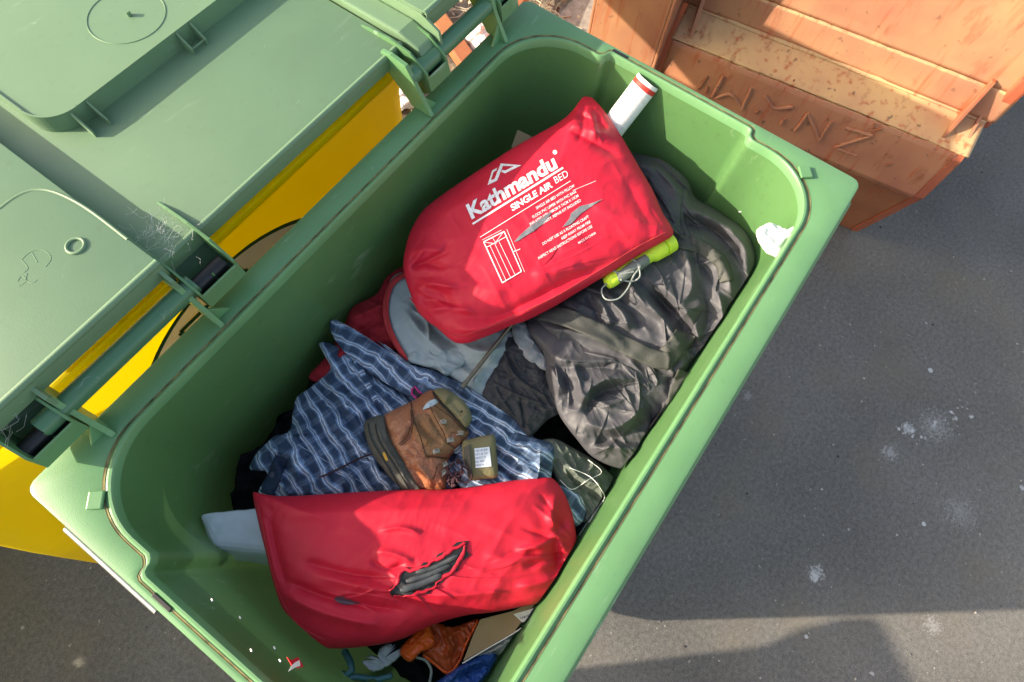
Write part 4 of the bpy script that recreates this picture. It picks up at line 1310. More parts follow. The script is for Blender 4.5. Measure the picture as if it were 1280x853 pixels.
sack_cr += rand_creases(6, 16, (790, 190, 870, 280), 55, 15, 60, .008, 4.5)
sk = Blob('sack_body', M['nylon'], Z4([(250, 40), (320, 10), (400, 22), (447, 75), (466, 135), (530, 175), (600, 230), (632, 320), (612, 385), (560, 480), (500, 575), (440, 665), (380, 720), (300, 730), (170, 640), (90, 570), (32, 490), (40, 440), (120, 385), (190, 330), (230, 180)]),
          sack_pl, .060, .12, sack, (3.2, .55), cr=sack_cr, nz=[(.008, 55, 20, 50, 'r', 3), (.008, 30, 50, 60, 'n', 4), (.0016, 22, 9, 35, 'r', 6)], na=520, nr=150, centre=(830, 360), edge_nz=.01)
flap_cr = [(.012, 5, Z4([(95, 560), (120, 610), (130, 640)])), (.014, 5, Z4([(150, 550), (170, 600), (180, 660)])), (-.012, 6, Z4([(125, 570), (150, 630), (160, 680)])), (.020, 8, Z4([(165, 690), (200, 620), (260, 595), (340, 600)])),
           (-.018, 8, Z4([(185, 700), (215, 640), (270, 620), (330, 625)])), (.018, 7, Z4([(175, 700), (240, 725), (300, 700), (345, 650)])), (-.012, 7, Z4([(180, 720), (250, 745), (310, 730), (350, 690)])),
           (.014, 6, Z4([(190, 775), (250, 770), (345, 775)])), (-.012, 5, Z4([(190, 765), (250, 757), (345, 760)])), (.010, 4, Z4([(275, 600), (300, 650), (320, 700)])), (.012, 5, Z4([(340, 545), (370, 600), (360, 700)])),
           (.012, 5, Z4([(100, 660), (150, 740), (190, 780)])), (.010, 5, Z4([(80, 545), (180, 552), (300, 548)])), (-.008, 4, Z4([(80, 565), (180, 570), (300, 565)])), (.010, 4, Z4([(230, 790), (260, 760), (290, 810)]))]
flap_cr += rand_creases(19, 26, (690, 440, 815, 575), 15, 45, 32, .003, 2.2)
flap_cr += rand_creases(9, 30, (690, 440, 810, 570), 65, 38, 55, .006, 3.6)
fl = Blob('sack_flap', M['nylon'], Z4([(40, 470), (70, 440), (150, 455), (240, 490), (320, 520), (388, 545), (395, 585), (372, 640), (356, 710), (352, 790), (338, 822), (270, 824), (205, 795), (160, 745), (115, 680), (88, 600), (80, 535)]),
          (.905, .05, 0), .036, .03, sack, (3.4, .5), cr=flap_cr, nz=[(.006, 50, 18, 20, 'r', 3), (.006, 24, 40, 10, 'n', 4), (.0015, 20, 8, 65, 'r', 6)], na=420, nr=120, centre=(752, 490), edge_nz=.01)
lap = Blob('sack_fold', M['nylon'], Z4([(395, 570), (430, 560), (470, 590), (450, 640), (425, 690), (380, 770), (350, 815), (345, 770), (365, 700), (380, 640)]),
           (.90, .05, 0), .03, .03, sack, (3, .5), cr=[(.012, 5, Z4([(420, 570), (410, 650), (370, 760)])), (-.01, 4, Z4([(440, 590), (425, 650), (385, 740)]))], nz=[(.006, 20, 8, 70, 'r', 3)], na=200, nr=60, centre=(842, 510))
ribbon('strap', Z4([(70, 425), (140, 442), (215, 475), (290, 512), (360, 545), (400, 552)]), 22, lambda u, v, o: np.maximum.reduce([sk.pos(u, v, o), fl.pos(u, v, o)]) if False else sk.pos(u, v, o + .012), M['web'], sack, .002, crown=.003, rag=2)
ribbon('strap', Z4([(375, 560), (400, 535), (430, 500), (440, 480)]), 26, sk.pos, M['web'], sack, .010, crown=.003, rag=2)
ribbon('strap', Z4([(385, 730), (405, 680), (425, 620), (440, 580)]), 20, sk.pos, M['web'], sack, .020, crown=.003, rag=2)
ribbon('strap', Z4([(420, 245), (480, 262), (530, 300), (545, 350)]), 17, sk.pos, M['web'], sack, .004, crown=.002, rag=2)

# --- clothing under the red bags
jk = empty('fleece_jacket', (.05, .15, .86), 'faded red jacket with pale grey lining, under the left end of the printed bag', 'jacket')
Blob('jacket_shell', M['redlining'], [(428, 412), (440, 385), (470, 368), (485, 345), (515, 335), (560, 380), (560, 430), (480, 440), (440, 470), (400, 478), (386, 470), (408, 445)], (.858, 0, 0), .02, .03, jk, (3, .5),
     cr=[(.014, 6, [(430, 400), (470, 385), (500, 370)]), (-.012, 5, [(440, 420), (480, 400), (510, 395)]), (.012, 6, [(400, 470), (430, 440), (480, 420)])], nz=[(.01, 18, 9, 30, 'r', 2)], na=240, nr=60)
jl = Blob('jacket_lining', M['greylin'], [(484, 360), (497, 342), (520, 345), (560, 390), (600, 415), (640, 410), (655, 440), (635, 470), (610, 497), (585, 485), (560, 470), (530, 458), (508, 452), (492, 430), (484, 395)], (.887, 0, 0), .022, .02, jk, (3, .45),
          cr=[(.016, 7, [(500, 380), (530, 420), (570, 455)]), (-.014, 6, [(510, 370), (545, 415), (590, 440)]), (.018, 7, [(560, 420), (600, 440), (640, 430)]), (-.016, 6, [(545, 440), (590, 460), (620, 450)]), (.014, 6, [(590, 490), (600, 465), (625, 440)]), (.016, 3, [(513, 385), (534, 402), (536, 428)], 's')],
          nz=[(.004, 40, 16, 40, 'r', 5)], na=300, nr=80)
ribbon('trim', [(512, 340), (490, 355), (482, 385), (488, 415), (508, 452)], 7, jl.pos, M['redtrim'], jk, .006, crown=.002)
Blob('lining_fold', M['greylin'], [(508, 448), (530, 425), (548, 440), (570, 432), (585, 448), (560, 470), (545, 462), (528, 458)], (.897, 0, 0), .014, .01, jk, (3, .5), nz=[(.006, 12, 6, 20, 'r', 5)], na=160, nr=36)

tr = Blob('charcoal_trousers', M['char'], [(606, 480), (622, 450), (632, 420), (655, 425), (672, 450), (700, 490), (706, 512), (685, 525), (664, 545), (655, 540), (640, 522), (606, 500)], (.896, 0, 0), .018, .03, None, (4, .5),
          cr=[(.010, 4, [(628, 430), (645, 470), (690, 500)], 's'), (.008, 4, [(612, 475), (640, 490), (690, 510)], 's'), (-.01, 3, [(650, 495), (655, 520), (658, 540)])], nz=[(.008, 20, 9, 60, 'r', 3), (.003, 8, 5, 20, 'r')], na=260, nr=60)
tagt(tr.o, 'matt charcoal trousers, folded flat between the plaid shirt and the nylon sack', 'trousers')
wf = Blob('pale_cloth', M['palegrey'], [(640, 408), (655, 402), (668, 425), (684, 452), (684, 464), (666, 456), (648, 438)], (.905, 0, 0), .012, .01, None, (3, .5), nz=[(.006, 12, 7, 40, 'r')], na=140, nr=30)
tagt(wf.o, 'narrow pale grey cloth edge peeping out from under the nylon sack', 'cloth')
b = BM(); pl = .918
P0, P1 = Vector(at(578, 484, .925)), Vector(at(640, 405, .942)); b.tube([P0, P0.lerp(P1, .5), P1], .0042, 12)
b.tube([P0 + (P0 - P1).normalized() * .001, P0 + (P1 - P0).normalized() * .012], .0052, 12)
tagt(b.build('tent_pole', simple('bronze metal pole', (.20, .17, .13), .35, .8), None, True), 'thin bronze tent pole sticking out from under the red printed bag', 'pole')
b = BM(); q = Vector(at(612, 508, .885)); b.box(q, (.022, .020, .010), Matrix.Rotation(.5, 3, 'Z'), .004, 3)
tagt(b.build('buckle', M['teal']), 'small teal plastic clip at the edge of the blue plaid shirt', 'clip')

# --- plaid shirt
sh = empty('plaid_shirt', (-.15, .15, .86), 'crumpled blue and white plaid shirt lying under the brown boot', 'shirt')


def wavy(k1, k2, s_):
    def f(uu, vv, u, v):
        d = .16 * (fbm(u / 70, v / 70, s_) * 2.2) + .05 * fbm(u / 16, v / 16, s_ + 5) * 2
        return uu + d, vv + .06 * fbm(u / 40, v / 40, s_ + 3) * 2
    return f


Z7 = lambda p: zc(300, 400, .2814, p)
shb_cr = [(.016, 6, Z7([(360, 110), (430, 230), (520, 360), (600, 430)])), (-.014, 5, Z7([(400, 190), (450, 280), (520, 380)])), (.014, 6, Z7([(290, 330), (380, 430), (480, 520), (600, 600)])),
          (-.014, 5, Z7([(260, 380), (340, 480), (450, 580), (560, 650)])), (.016, 6, Z7([(250, 400), (300, 520), (400, 620), (520, 720)])), (-.012, 5, Z7([(300, 500), (370, 600), (470, 700)])),
          (.014, 6, Z7([(380, 250), (450, 350), (560, 470)])), (-.012, 5, Z7([(340, 260), (420, 380), (540, 500)])), (.016, 6, Z7([(80, 620), (150, 580), (230, 600), (250, 680), (230, 760)])),
          (-.012, 6, Z7([(110, 640), (180, 620), (210, 680), (190, 750)])), (.012, 5, Z7([(230, 480), (250, 560), (290, 640), (310, 740)])), (.010, 5, Z7([(470, 140), (550, 260), (640, 370)])), (.012, 5, Z7([(600, 640), (640, 690), (720, 700)])), (-.012, 5, Z7([(610, 600), (630, 660), (700, 680)]))]
shb_cr += rand_creases(21, 34, (330, 430, 480, 600), 55, 14, 85, .008, 4.5)
shb = Blob('shirt_body', M['plaid'], Z7([(352, 108), (400, 103), (455, 125), (530, 170), (600, 250), (700, 310), (860, 380), (1000, 520), (1000, 700), (850, 790), (600, 800), (300, 800), (80, 790), (120, 680), (45, 665), (70, 600), (150, 520), (225, 490), (248, 350), (325, 290), (395, 215), (372, 150)]),
           (.868, 0, 0), .028, .05, sh, (3.2, .5), cr=shb_cr, nz=[(.012, 60, 12, 58, 'r', 4), (.006, 22, 9, 60, 'r', 5)], na=460, nr=130, centre=(470, 545), uvang=R(-32), warp=wavy(1, 1, 3), edge_nz=.05)
sl_cr = [(.012, 5, [(425, 412), (470, 440), (560, 480), (640, 520)]), (-.010, 4, [(430, 425), (500, 455), (600, 510)]), (.010, 4, [(470, 450), (520, 470), (560, 500)])]
sl_cr += rand_creases(22, 14, (430, 410, 640, 530), 32, 10, 60, .006, 3.5)
slv = Blob('shirt_sleeve', M['plaid'], [(412, 402), (420, 400), (440, 410), (462, 422), (480, 430), (500, 452), (540, 462), (580, 482), (620, 505), (652, 530), (668, 548), (655, 556), (620, 552), (585, 540), (545, 515), (500, 490), (460, 465), (430, 440), (415, 418)],
           (.888, 0, 0), .020, .02, sh, (2.6, .5), cr=sl_cr, nz=[(.007, 60, 9, 32, 'r', 2), (.004, 14, 9, 20, 'r', 3)], na=420, nr=60, centre=(535, 478), uvang=R(122), warp=wavy(1, 1, 7))
cuf = Blob('shirt_cuff', M['plaid'], [(585, 520), (620, 530), (660, 545), (690, 556), (694, 575), (690, 600), (712, 612), (732, 625), (730, 650), (712, 660), (680, 640), (600, 625), (570, 600), (570, 550)],
           (.892, 0, 0), .022, .03, sh, (3.4, .5), cr=[(.012, 5, [(600, 540), (640, 570), (680, 600)]), (-.010, 4, [(590, 560), (630, 590), (670, 620)]), (.010, 4, [(640, 548), (670, 570), (690, 590)]), (.012, 4, [(676, 560), (674, 590), (668, 612)], 's')],
           nz=[(.008, 50, 10, 35, 'r', 5), (.004, 12, 7, 10, 'r')], na=280, nr=70, centre=(640, 590), uvang=R(-55), warp=wavy(1, 1, 11))
ribbon('placket', [(352, 572), (345, 590), (338, 606), (334, 618)], 17, shb.pos, cloth('navy placket', (.022, .04, .075), (.03, .05, .09), .85), sh, .0035, crown=.001, rag=1.5)
ribbon('hem', [(432, 425), (446, 452), (458, 478), (470, 500)], 7, shb.pos, M['plaid'], sh, .0045, crown=.001, rag=1)
b = BM()
for P in ([(420, 432), (450, 470), (500, 520), (545, 560)], [(352, 545), (400, 572), (440, 596), (470, 612)]):
    b.tube([Vector(shb.pos(u, v, .0006)) for u, v in spline(P, 8, False)], .0006, 5)
b.build('stitching', simple('pale stitching', (.35, .42, .55), .8), sh, True)
b = BM(); q = Vector(shb.pos(341, 594, .005)); b.tube([q, q + Vector((0, 0, .002))], .0055, 16); b.build('button', simple('navy button', (.012, .02, .05), .35), sh, True)

# --- hiking boot
bo = empty('hiking_boot', (-.16, .03, .92), 'worn brown leather hiking boot with a grey rand, lying on the plaid shirt', 'boot')
Z1 = lambda p: zc(430, 460, .1993, p)
bpl = (.905, 0, 0)
boot_cr = [(-.006, 3, Z1([(340, 480), (400, 420), (425, 330), (415, 260)])), (-.004, 2.5, Z1([(360, 490), (420, 440), (440, 350)])), (.008, 5, Z1([(425, 260), (430, 360), (500, 440), (560, 500)])), (-.008, 4, Z1([(440, 300), (490, 390), (560, 450), (640, 480)])),
           (.006, 4, Z1([(540, 240), (600, 330), (660, 400)])), (-.005, 3, Z1([(520, 260), (580, 370), (620, 430), (690, 500)])), (.007, 5, Z1([(430, 580), (520, 680), (560, 760)])), (-.007, 4, Z1([(400, 600), (470, 690), (500, 760)])), (-.005, 3, Z1([(500, 560), (560, 555), (660, 570)])),
           (-.004, 3, Z1([(565, 195), (650, 270), (740, 350)]))]
lea = Blob('boot_upper', M['leather'], Z1([(245, 310), (330, 255), (430, 205), (490, 165), (555, 130), (610, 150), (700, 250), (775, 380), (780, 430), (730, 500), (665, 560), (650, 640), (640, 740), (628, 772), (505, 775), (400, 720), (320, 560), (260, 440)]),
           bpl, .040, .035, bo, (2.4, .5), cr=boot_cr, nz=[(.003, 16, 8, 40, 'r', 2), (.0012, 5, 3, 10, 'r', 3)], na=340, nr=110, centre=(530, 553))
rnb = Blob('boot_rand', M['rubber'], Z1([(128, 340), (180, 310), (245, 298), (262, 360), (300, 450), (370, 560), (430, 650), (478, 750), (488, 778), (392, 780), (300, 700), (250, 640), (190, 560), (150, 480), (128, 400)]),
           (.908, 0, 0), .030, .03, bo, (3.4, .45), cr=[(.004, 2, Z1([(200, 320), (240, 450), (330, 600), (420, 760)])), (-.003, 2, Z1([(165, 340), (190, 450), (290, 620), (360, 760)]))], nz=[(.003, 14, 8, 30, 'r', 3)], na=260, nr=60, centre=(485, 570))
tan = poly_patch('boot_panel', spline(Z1([(440, 330), (470, 290), (540, 300), (600, 380), (650, 470), (690, 500), (660, 540), (560, 545), (510, 550), (470, 480), (430, 400)]), 5), lea.pos, M['leather2'], bo, .0016)
poly_patch('boot_flap', spline(Z1([(560, 230), (610, 225), (680, 290), (770, 395), (745, 440), (680, 400), (640, 470), (590, 400), (540, 300)]), 4), lea.pos, M['leather2'], bo, .0022)
col = Blob('boot_collar', M['khaki'], Z1([(565, 140), (620, 128), (690, 160), (760, 220), (798, 290), (795, 340), (765, 375), (720, 330), (650, 260), (600, 200)]), (.925, 0, 0), .022, .02, bo, (2.2, .6),
           cr=[(-.014, 9, Z1([(640, 190), (700, 240), (750, 310)]))], na=200, nr=50)
b = BM()
b.tube([Vector(lea.pos(*p, .004)) for p in spline(Z1([(558, 150), (585, 200), (650, 265), (720, 335), (772, 392)]), 5, False)], .0017, 8)
b.build('boot_piping', M['black'], bo, True)
b = BM(); q = Vector(col.pos(430 + 738 * .1993, 460 + 275 * .1993, .0004)); b.tube([q, q + Vector((0, 0, .0012))], .0022, 12); b.build('eyelet', M['black'], bo, True)
b = BM()
for P in ([(440, 330), (425, 260), (420, 215)], [(340, 480), (395, 430), (425, 340), (418, 262)], [(352, 488), (405, 440), (434, 350), (428, 268)], [(440, 330), (480, 440), (515, 550), (560, 556), (660, 570)], [(262, 440), (330, 570), (410, 690), (470, 790)],
          [(540, 240), (580, 330), (620, 400), (650, 470), (690, 500)], [(560, 232), (660, 300), (740, 380), (772, 400)], [(560, 700), (580, 640), (600, 600)]):
    b.tube([Vector(lea.pos(u, v, .0026)) for u, v in spline(Z1(P), 6, False)], .00075, 6)
b.build('seam', simple('dark seam thread', (.05, .025, .015), .8), bo, True)
b = BM()
for q_ in (0, 1):
    P = [(150 + 45 * q_, 350 + 2 * q_), (175 + 45 * q_, 455), (260 + 40 * q_, 600 - 15 * q_), (340 + 40 * q_, 730 - 15 * q_), (362 + 44 * q_, 768)]
    b.tube([Vector(rnb.pos(u, v, .0012)) for u, v in spline(Z1(P), 6, False)], .0011, 6)
b.build('rand_groove', simple('rubber groove', (.03, .03, .024), .9), bo, True)
for x, y, a in ((622, 342, -.9), (728, 412, -.9), (668, 455, -.8), (580, 525, -.7), (632, 610, -.3), (625, 660, -.2)):
    q = Vector(lea.pos(430 + x * .1993, 460 + y * .1993, .002))
    b = BM(); rm = Matrix.Rotation(a, 3, 'Z')
    b.box(q + Vector((0, 0, .001)), (.0125, .0080, .0020), rm, .0006)
    b.tube([q + rm @ Vector((-.0045, -.0035, .001)), q + rm @ Vector((-.002, -.0035, .005)), q + rm @ Vector((.003, -.003, .0052)), q + rm @ Vector((.005, 0, .0035)), q + rm @ Vector((.003, .0035, .0052)), q + rm @ Vector((-.003, .0035, .004))], .0011, 8)
    b.build('lace_hook', M['hook'], bo, True)
b = BM(); q = [Vector(lea.pos(u, v, .004)) for u, v in Z1([(455, 190), (425, 165), (425, 135), (445, 118), (470, 150), (488, 160)])]
b.tube(q, .0022, 8); b.build('pull_loop', M['pink'], bo, True)
poly_patch('pull_tab', Z1([(428, 140), (445, 122), (470, 152), (488, 160), (470, 185), (450, 190), (428, 165)]), lea.pos, M['black'], bo, .002)
poly_patch('reflective_tab', spline(Z1([(495, 258), (520, 220), (560, 198), (592, 198), (590, 215), (555, 240), (510, 258)]), 5), lea.pos, M['paleblue'], bo, .003)
poly_patch('reflective_tab', spline(Z1([(690, 520), (720, 490), (750, 475), (752, 495), (720, 530), (695, 538)]), 5), lambda u, v, o: lea.pos(u, v, o), M['paleblue'], bo, .006)
poly_patch('badge', spline(Z1([(242, 535), (255, 530), (268, 555), (275, 578), (262, 583), (250, 560)]), 4), rnb.pos, M['ochre'], bo, .0015)
# laces: a loose tangle at the throat and a long lace to the left
rl = random.Random(8)
b = BM()
for k in range(7):
    pts = []; x, y = 430 + .1993 * rl.uniform(640, 740), 460 + .1993 * rl.uniform(570, 740)
    a = rl.uniform(0, 6.3)
    for j in range(16):
        a += rl.gauss(.4, .55); x += math.cos(a) * 2.6; y += math.sin(a) * 2.6
        x += (430 + .1993 * 700 - x) * .14; y += (460 + .1993 * 655 - y) * .09
        pts.append((x, y, .938 + .006 * rl.random() + .0012 * k))
    P = spline(pts, 4, False)
    b.tube([Vector(at(p[0], p[1], p[2])) for p in P], .0018, 7)
loop = spline(Z1([(700, 570), (740, 610), (790, 650), (800, 690), (770, 720), (720, 700), (690, 640)]), 6, False)
b.tube([Vector(at(u, v, .945)) for u, v in loop], .0015, 7)
b.build('lace', M['lace'], bo, True)
b = BM(); P = spline([(398, 597), (412, 592), (428, 584), (450, 573), (465, 568), (472, 567)], 6, False)
b.tube([Vector(shb.pos(u, v, .006)) for u, v in P], .0016, 8); b.build('lace', M['lace'], bo, True)
tg = Blob('tongue', M['khaki'], Z1([(745, 460), (800, 445), (900, 422), (945, 430), (955, 520), (965, 640), (955, 690), (880, 698), (790, 705), (770, 640), (745, 560)]), (.925, 0, 0), .014, .012, bo, (5, .5), cr=[(.004, 2, Z1([(785, 470), (790, 560), (800, 680)]))], na=200, nr=50)
poly_patch('tongue_edge', Z1([(748, 500), (790, 480), (795, 560), (808, 690), (785, 690), (755, 600)]), tg.pos, M['rubber'], bo, .0014)
lb = poly_patch('care_label', Z1([(818, 506), (912, 495), (925, 618), (826, 628)]), tg.pos, M['stickerwhite'], bo, .0018)
ex = np.array([.98, -.12]); ey = np.array([-.08, -1.0])
for k, t in enumerate(('SIZE UK EUR', 'US 9  43  CM', 'AB 0317 27', 'NO. 4459', 'MADE IN')):
    lettering('care_text', t, Z1([(824, 527 + 23 * k)])[0], ex, ey, 3.4, tg.pos, M['ink'], lb, .0, 'LEFT', .0024, .82)

# --- lower right corner clothing
gg = Blob('grey_green_shirt', M['greygreen'], [(665, 560), (690, 548), (720, 562), (750, 580), (772, 605), (775, 630), (762, 655), (745, 665), (725, 650), (705, 620), (690, 590)], (.875, 0, 0), .026, .03, None, (3, .5),
          cr=[(.014, 5, [(700, 575), (730, 600), (765, 610)]), (-.012, 4, [(705, 590), (735, 615), (762, 630)]), (.012, 5, [(745, 590), (752, 620), (748, 655)], 's')], nz=[(.010, 16, 8, 60, 'r', 2)], na=240, nr=60)
tagt(gg.o, 'grey green garment crumpled in the corner below the nylon sack, loose white threads on it', 'clothing')
pu = Blob('purple_garment', M['purple'], [(722, 640), (745, 620), (760, 650), (765, 680), (750, 710), (730, 725), (715, 690)], (.865, 0, 0), .02, .03, None, (3, .5), nz=[(.010, 14, 8, 60, 'r', 2)], na=160, nr=40)
tagt(pu.o, 'dark purple garment squeezed between the torn red bag and the bin wall', 'clothing')
b = BM()
for P in ([(700, 600), (715, 612), (735, 600), (752, 590), (735, 575)], [(712, 585), (740, 598), (758, 625), (765, 660), (752, 690)], [(745, 660), (762, 640), (766, 655)]):
    b.tube([Vector(gg.pos(u, v, .008)) for u, v in spline(P, 6, False)], .0007, 5)
tagt(b.build('loose_thread', M['white'], None, True), 'thin loose white threads curling over the grey green garment', 'thread', kind='stuff')

# --- printed red bag
rb = empty('red_printed_bag', (.3, .08, .95), 'stuffed bright red air bed bag printed with white lettering and torn in the middle', 'bag')
Z6 = lambda p: zc(480, 100, .3987, p)
rpl = (.965, .12, 0)
rb_cr = [(.010, 6, [(507, 320), (530, 312), (560, 315)]), (-.009, 5, [(508, 335), (535, 330), (560, 338)]), (.010, 6, [(512, 365), (540, 355), (575, 362)]), (-.008, 5, [(518, 380), (545, 375), (580, 385)]), (.009, 5, [(528, 392), (560, 385), (600, 392)]),
         (.008, 6, [(700, 150), (730, 160), (775, 172)]), (-.007, 5, [(715, 140), (745, 152), (765, 160)]), (.007, 5, [(728, 130), (740, 150), (745, 180)]), (-.007, 5, [(705, 160), (735, 175), (780, 200)]),
         (.012, 8, [(545, 405), (600, 412), (680, 380), (760, 335)]), (-.010, 7, [(560, 392), (620, 396), (700, 358), (780, 318)]), (.006, 9, [(540, 275), (600, 240), (640, 200)]), (-.005, 8, [(780, 220), (800, 260), (820, 290)]),
         (.006, 10, [(730, 250), (770, 270), (820, 285)]), (-.005, 8, [(720, 300), (770, 300), (800, 310)]), (.005, 12, [(560, 345), (600, 360), (640, 370)]), (.012, 5, [(514, 345), (508, 330), (512, 300)]), (.006, 8, [(660, 345), (690, 340), (730, 325)])]
rb_cr += fan(3, 15, (498, 345), -48, 62, 8, 78, .0045, 3.2) + fan(4, 9, (738, 118), 40, 125, 8, 62, .0035, 3.0) + fan(5, 8, (846, 296), 150, 235, 6, 55, .003, 3) + rand_creases(12, 12, (540, 370, 800, 330), -25, 14, 80, .0022, 4)
rbb = Blob('bag_body', M['red'], [(735, 121), (742, 124), (756, 140), (772, 163), (786, 186), (801, 212), (816, 238), (828, 265), (842, 291), (826, 304), (800, 318), (770, 337), (740, 355), (715, 370), (690, 385), (660, 400), (640, 407), (620, 416), (600, 424), (585, 429), (568, 428), (548, 412), (524, 392), (512, 365), (504, 335), (508, 305), (516, 283), (530, 262), (552, 244), (580, 225), (612, 204), (645, 183), (672, 168), (700, 152), (716, 138), (728, 122)],
           rpl, .052, .050, rb, (2.6, .55), cr=rb_cr, nz=[(.006, 90, 40, 30, 'n', 4), (.0012, 40, 16, 60, 'r', 5), (.0014, 50, 22, 340, 'r', 8)], na=520, nr=150, centre=(672, 278))
b = BM(); P = spline([(512, 372), (535, 400), (568, 419), (600, 413), (640, 396), (690, 373), (740, 344), (800, 307), (838, 288)], 8, False)
b.tube([Vector(rbb.pos(u, v, .0002)) for u, v in P], .0011, 6); b.build('seam', M['redtrim'], rb, True)
exk = np.array([.925, -.556]); eyk = np.array([-.40, -.90])
K = lambda p: zc(560, 180, .2227, p)
lettering('brand_lettering', 'Kathmandu', K([(128, 424)])[0], exk, eyk, 26.5, rbb.pos, M['print'], rb, .9, sx=.965)
b_ = K([(600, 47)])[0]
poly_patch('registered_dot', [(b_[0] + 2.8 * math.cos(a), b_[1] + 2.8 * math.sin(a)) for a in [k * .6283 for k in range(10)]], rbb.pos, M['print'], rb, .0012)
lettering('product_lettering', 'SINGLE AIR', K([(362, 378)])[0], exk, eyk, 11.6, rbb.pos, M['print'], rb, .38, sx=.93)
lettering('product_lettering', 'BED', K([(603, 226)])[0], exk, eyk, 12.6, rbb.pos, M['print'], rb, .0, sx=.82)


def line(name, pts, wd, off=.0012):
    return ribbon(name, K(pts), wd, rbb.pos, M['print'], rb, off, nw=2, sm=4)


def rule(name, a, c, wd):
    a, c = K([a])[0], K([c])[0]
    d = np.array(c) - a; n_ = np.array([-d[1], d[0]]) / np.hypot(*d) * wd / 2; k = 14
    return poly_patch(name, [tuple(np.array(a) + d * i / k + n_) for i in range(k + 1)] + [tuple(np.array(a) + d * i / k - n_) for i in range(k, -1, -1)], rbb.pos, M['print'], rb, .0012, 6)


rule('rule', (138, 450), (646, 134), 2.4); rule('rule', (180, 524), (688, 208), .8); rule('rule', (700, 262), (830, 208), .5)
# mountain mark
for poly in ([(222, 232), (248, 150), (275, 134), (272, 150), (256, 158), (240, 206), (262, 196), (296, 110), (412, 120), (320, 166), (300, 158), (302, 146), (322, 150), (370, 126), (308, 124), (276, 206)],):
    poly_patch('mountain_mark', K(poly), rbb.pos, M['print'], rb, .0012, 3)
small = [('SINGLE AIR BED WITH PILLOW', (712, 240), 4.9), ('FLOCK PVC UPPER WITH PVC BASE', (722, 272), 4.9), ('INFLATED SIZE: 188CM X 74CM X 13CM', (735, 296), 4.9), ('LIMITED WARRANTY. REPAIR KIT INCLUDED', (748, 322), 4.9),
         ('DO NOT USE AS A FLOATING CRAFT', (792, 414), 4.9), ('KEEP AWAY FROM FIRE', (802, 442), 4.9), ('INSPECT READ INSTRUCTIONS BEFORE USE', (812, 468), 4.9), ('MADE IN CHINA', (832, 504), 4.2)]
for t, p, sz in small:
    lettering('care_lettering', t, K([p])[0], exk, eyk, sz, rbb.pos, M['print'], rb, .05, 'RIGHT', .0012, .76)
for a, c, wd in (((200, 550), (315, 492), 1.3), ((315, 492), (412, 716), 1.3), ((412, 716), (305, 780), 1.3), ((305, 780), (200, 550), 1.3), ((215, 582), (328, 520), .8), ((203, 552), (262, 560), .6), ((262, 560), (312, 494), .6),
                 ((236, 572), (325, 765), .6), ((262, 560), (352, 752), .6), ((286, 548), (378, 738), .6), ((250, 528), (272, 560), .5), ((192, 540), (300, 484), .5), ((330, 480), (430, 720), .5), ((368, 605), (406, 590), .9)):
    rule('mattress_diagram', a, c, wd)
for poly in ([(370, 552), (400, 515), (450, 470), (520, 420), (570, 385), (585, 378), (575, 396), (530, 450), (480, 490), (430, 520), (395, 545)], [(640, 470), (680, 420), (690, 390), (740, 350), (800, 335), (872, 308), (830, 335), (790, 362), (745, 392), (700, 440), (690, 450)]):
    poly_patch('tear', K(poly), rbb.pos, simple('grey air bed vinyl', (.17, .175, .19), .3, bump=.6, bs=60, var=.25), rb, .0016, 3)

# --- torn red bag at the bottom
tb = empty('red_torn_bag', (-.4, -.1, .9), 'plump plain red bag with a ragged hole, lying across the near end of the bin', 'bag')
Z2 = lambda p: zc(220, 580, .32, p)
tpl = (.913, -.035, .0)
tb_cr = [(.010, 7, [(340, 735), (400, 765), (480, 785)]), (-.010, 6, [(345, 720), (420, 750), (520, 765)]), (.010, 7, [(380, 715), (460, 735), (560, 745), (660, 735)]), (-.008, 6, [(370, 700), (440, 718), (500, 722)]),
         (.006, 5, [(465, 690), (490, 692), (520, 705)]), (-.006, 4, [(460, 700), (485, 712), (510, 702)]), (.006, 4, [(470, 665), (500, 660), (530, 668)]), (.012, 7, [(700, 610), (690, 650), (712, 700)]), (-.014, 7, [(716, 640), (696, 670), (700, 720)]), (.010, 5, [(708, 660), (680, 680), (640, 690)]),
         (-.008, 5, [(718, 690), (690, 700), (650, 708)]), (.010, 6, [(719, 712), (680, 728), (640, 735)]), (.007, 12, [(335, 640), (450, 640), (600, 632)]), (-.004, 16, [(340, 668), (460, 668), (640, 655)]), (.012, 5, [(322, 625), (332, 680), (345, 740)]), (-.010, 5, [(336, 640), (345, 690), (360, 740)]), (.006, 8, [(600, 690), (640, 700), (700, 690)])]
tb_cr += fan(7, 17, (735, 690), 118, 235, 10, 85, .0055, 3.6) + rand_creases(13, 16, (350, 700, 620, 770), 8, 14, 110, .0035, 4) + fan(8, 7, (312, 612), 10, 80, 6, 60, .003, 3)
tbb = Blob('bag_body', M['red'], [(316, 617), (324, 617), (345, 620), (372, 620), (420, 617), (470, 614), (520, 612), (560, 612), (600, 607), (640, 601), (682, 597), (694, 601), (706, 618), (716, 645), (721, 675), (722, 705), (712, 735), (695, 750), (660, 757), (620, 765), (580, 770), (540, 782), (500, 800), (460, 808), (420, 811), (400, 808), (375, 790), (355, 765), (342, 730), (332, 690), (322, 650)],
           tpl, .048, .06, tb, (3.0, .55), cr=tb_cr, nz=[(.007, 90, 40, 0, 'n', 4), (.0014, 50, 18, 20, 'r', 5), (.0018, 60, 28, 300, 'r', 9)], na=520, nr=140, centre=(520, 695), tilt=None)
b = BM(); P = spline([(322, 628), (330, 665), (338, 705), (350, 745), (372, 780), (405, 800)], 8, False)
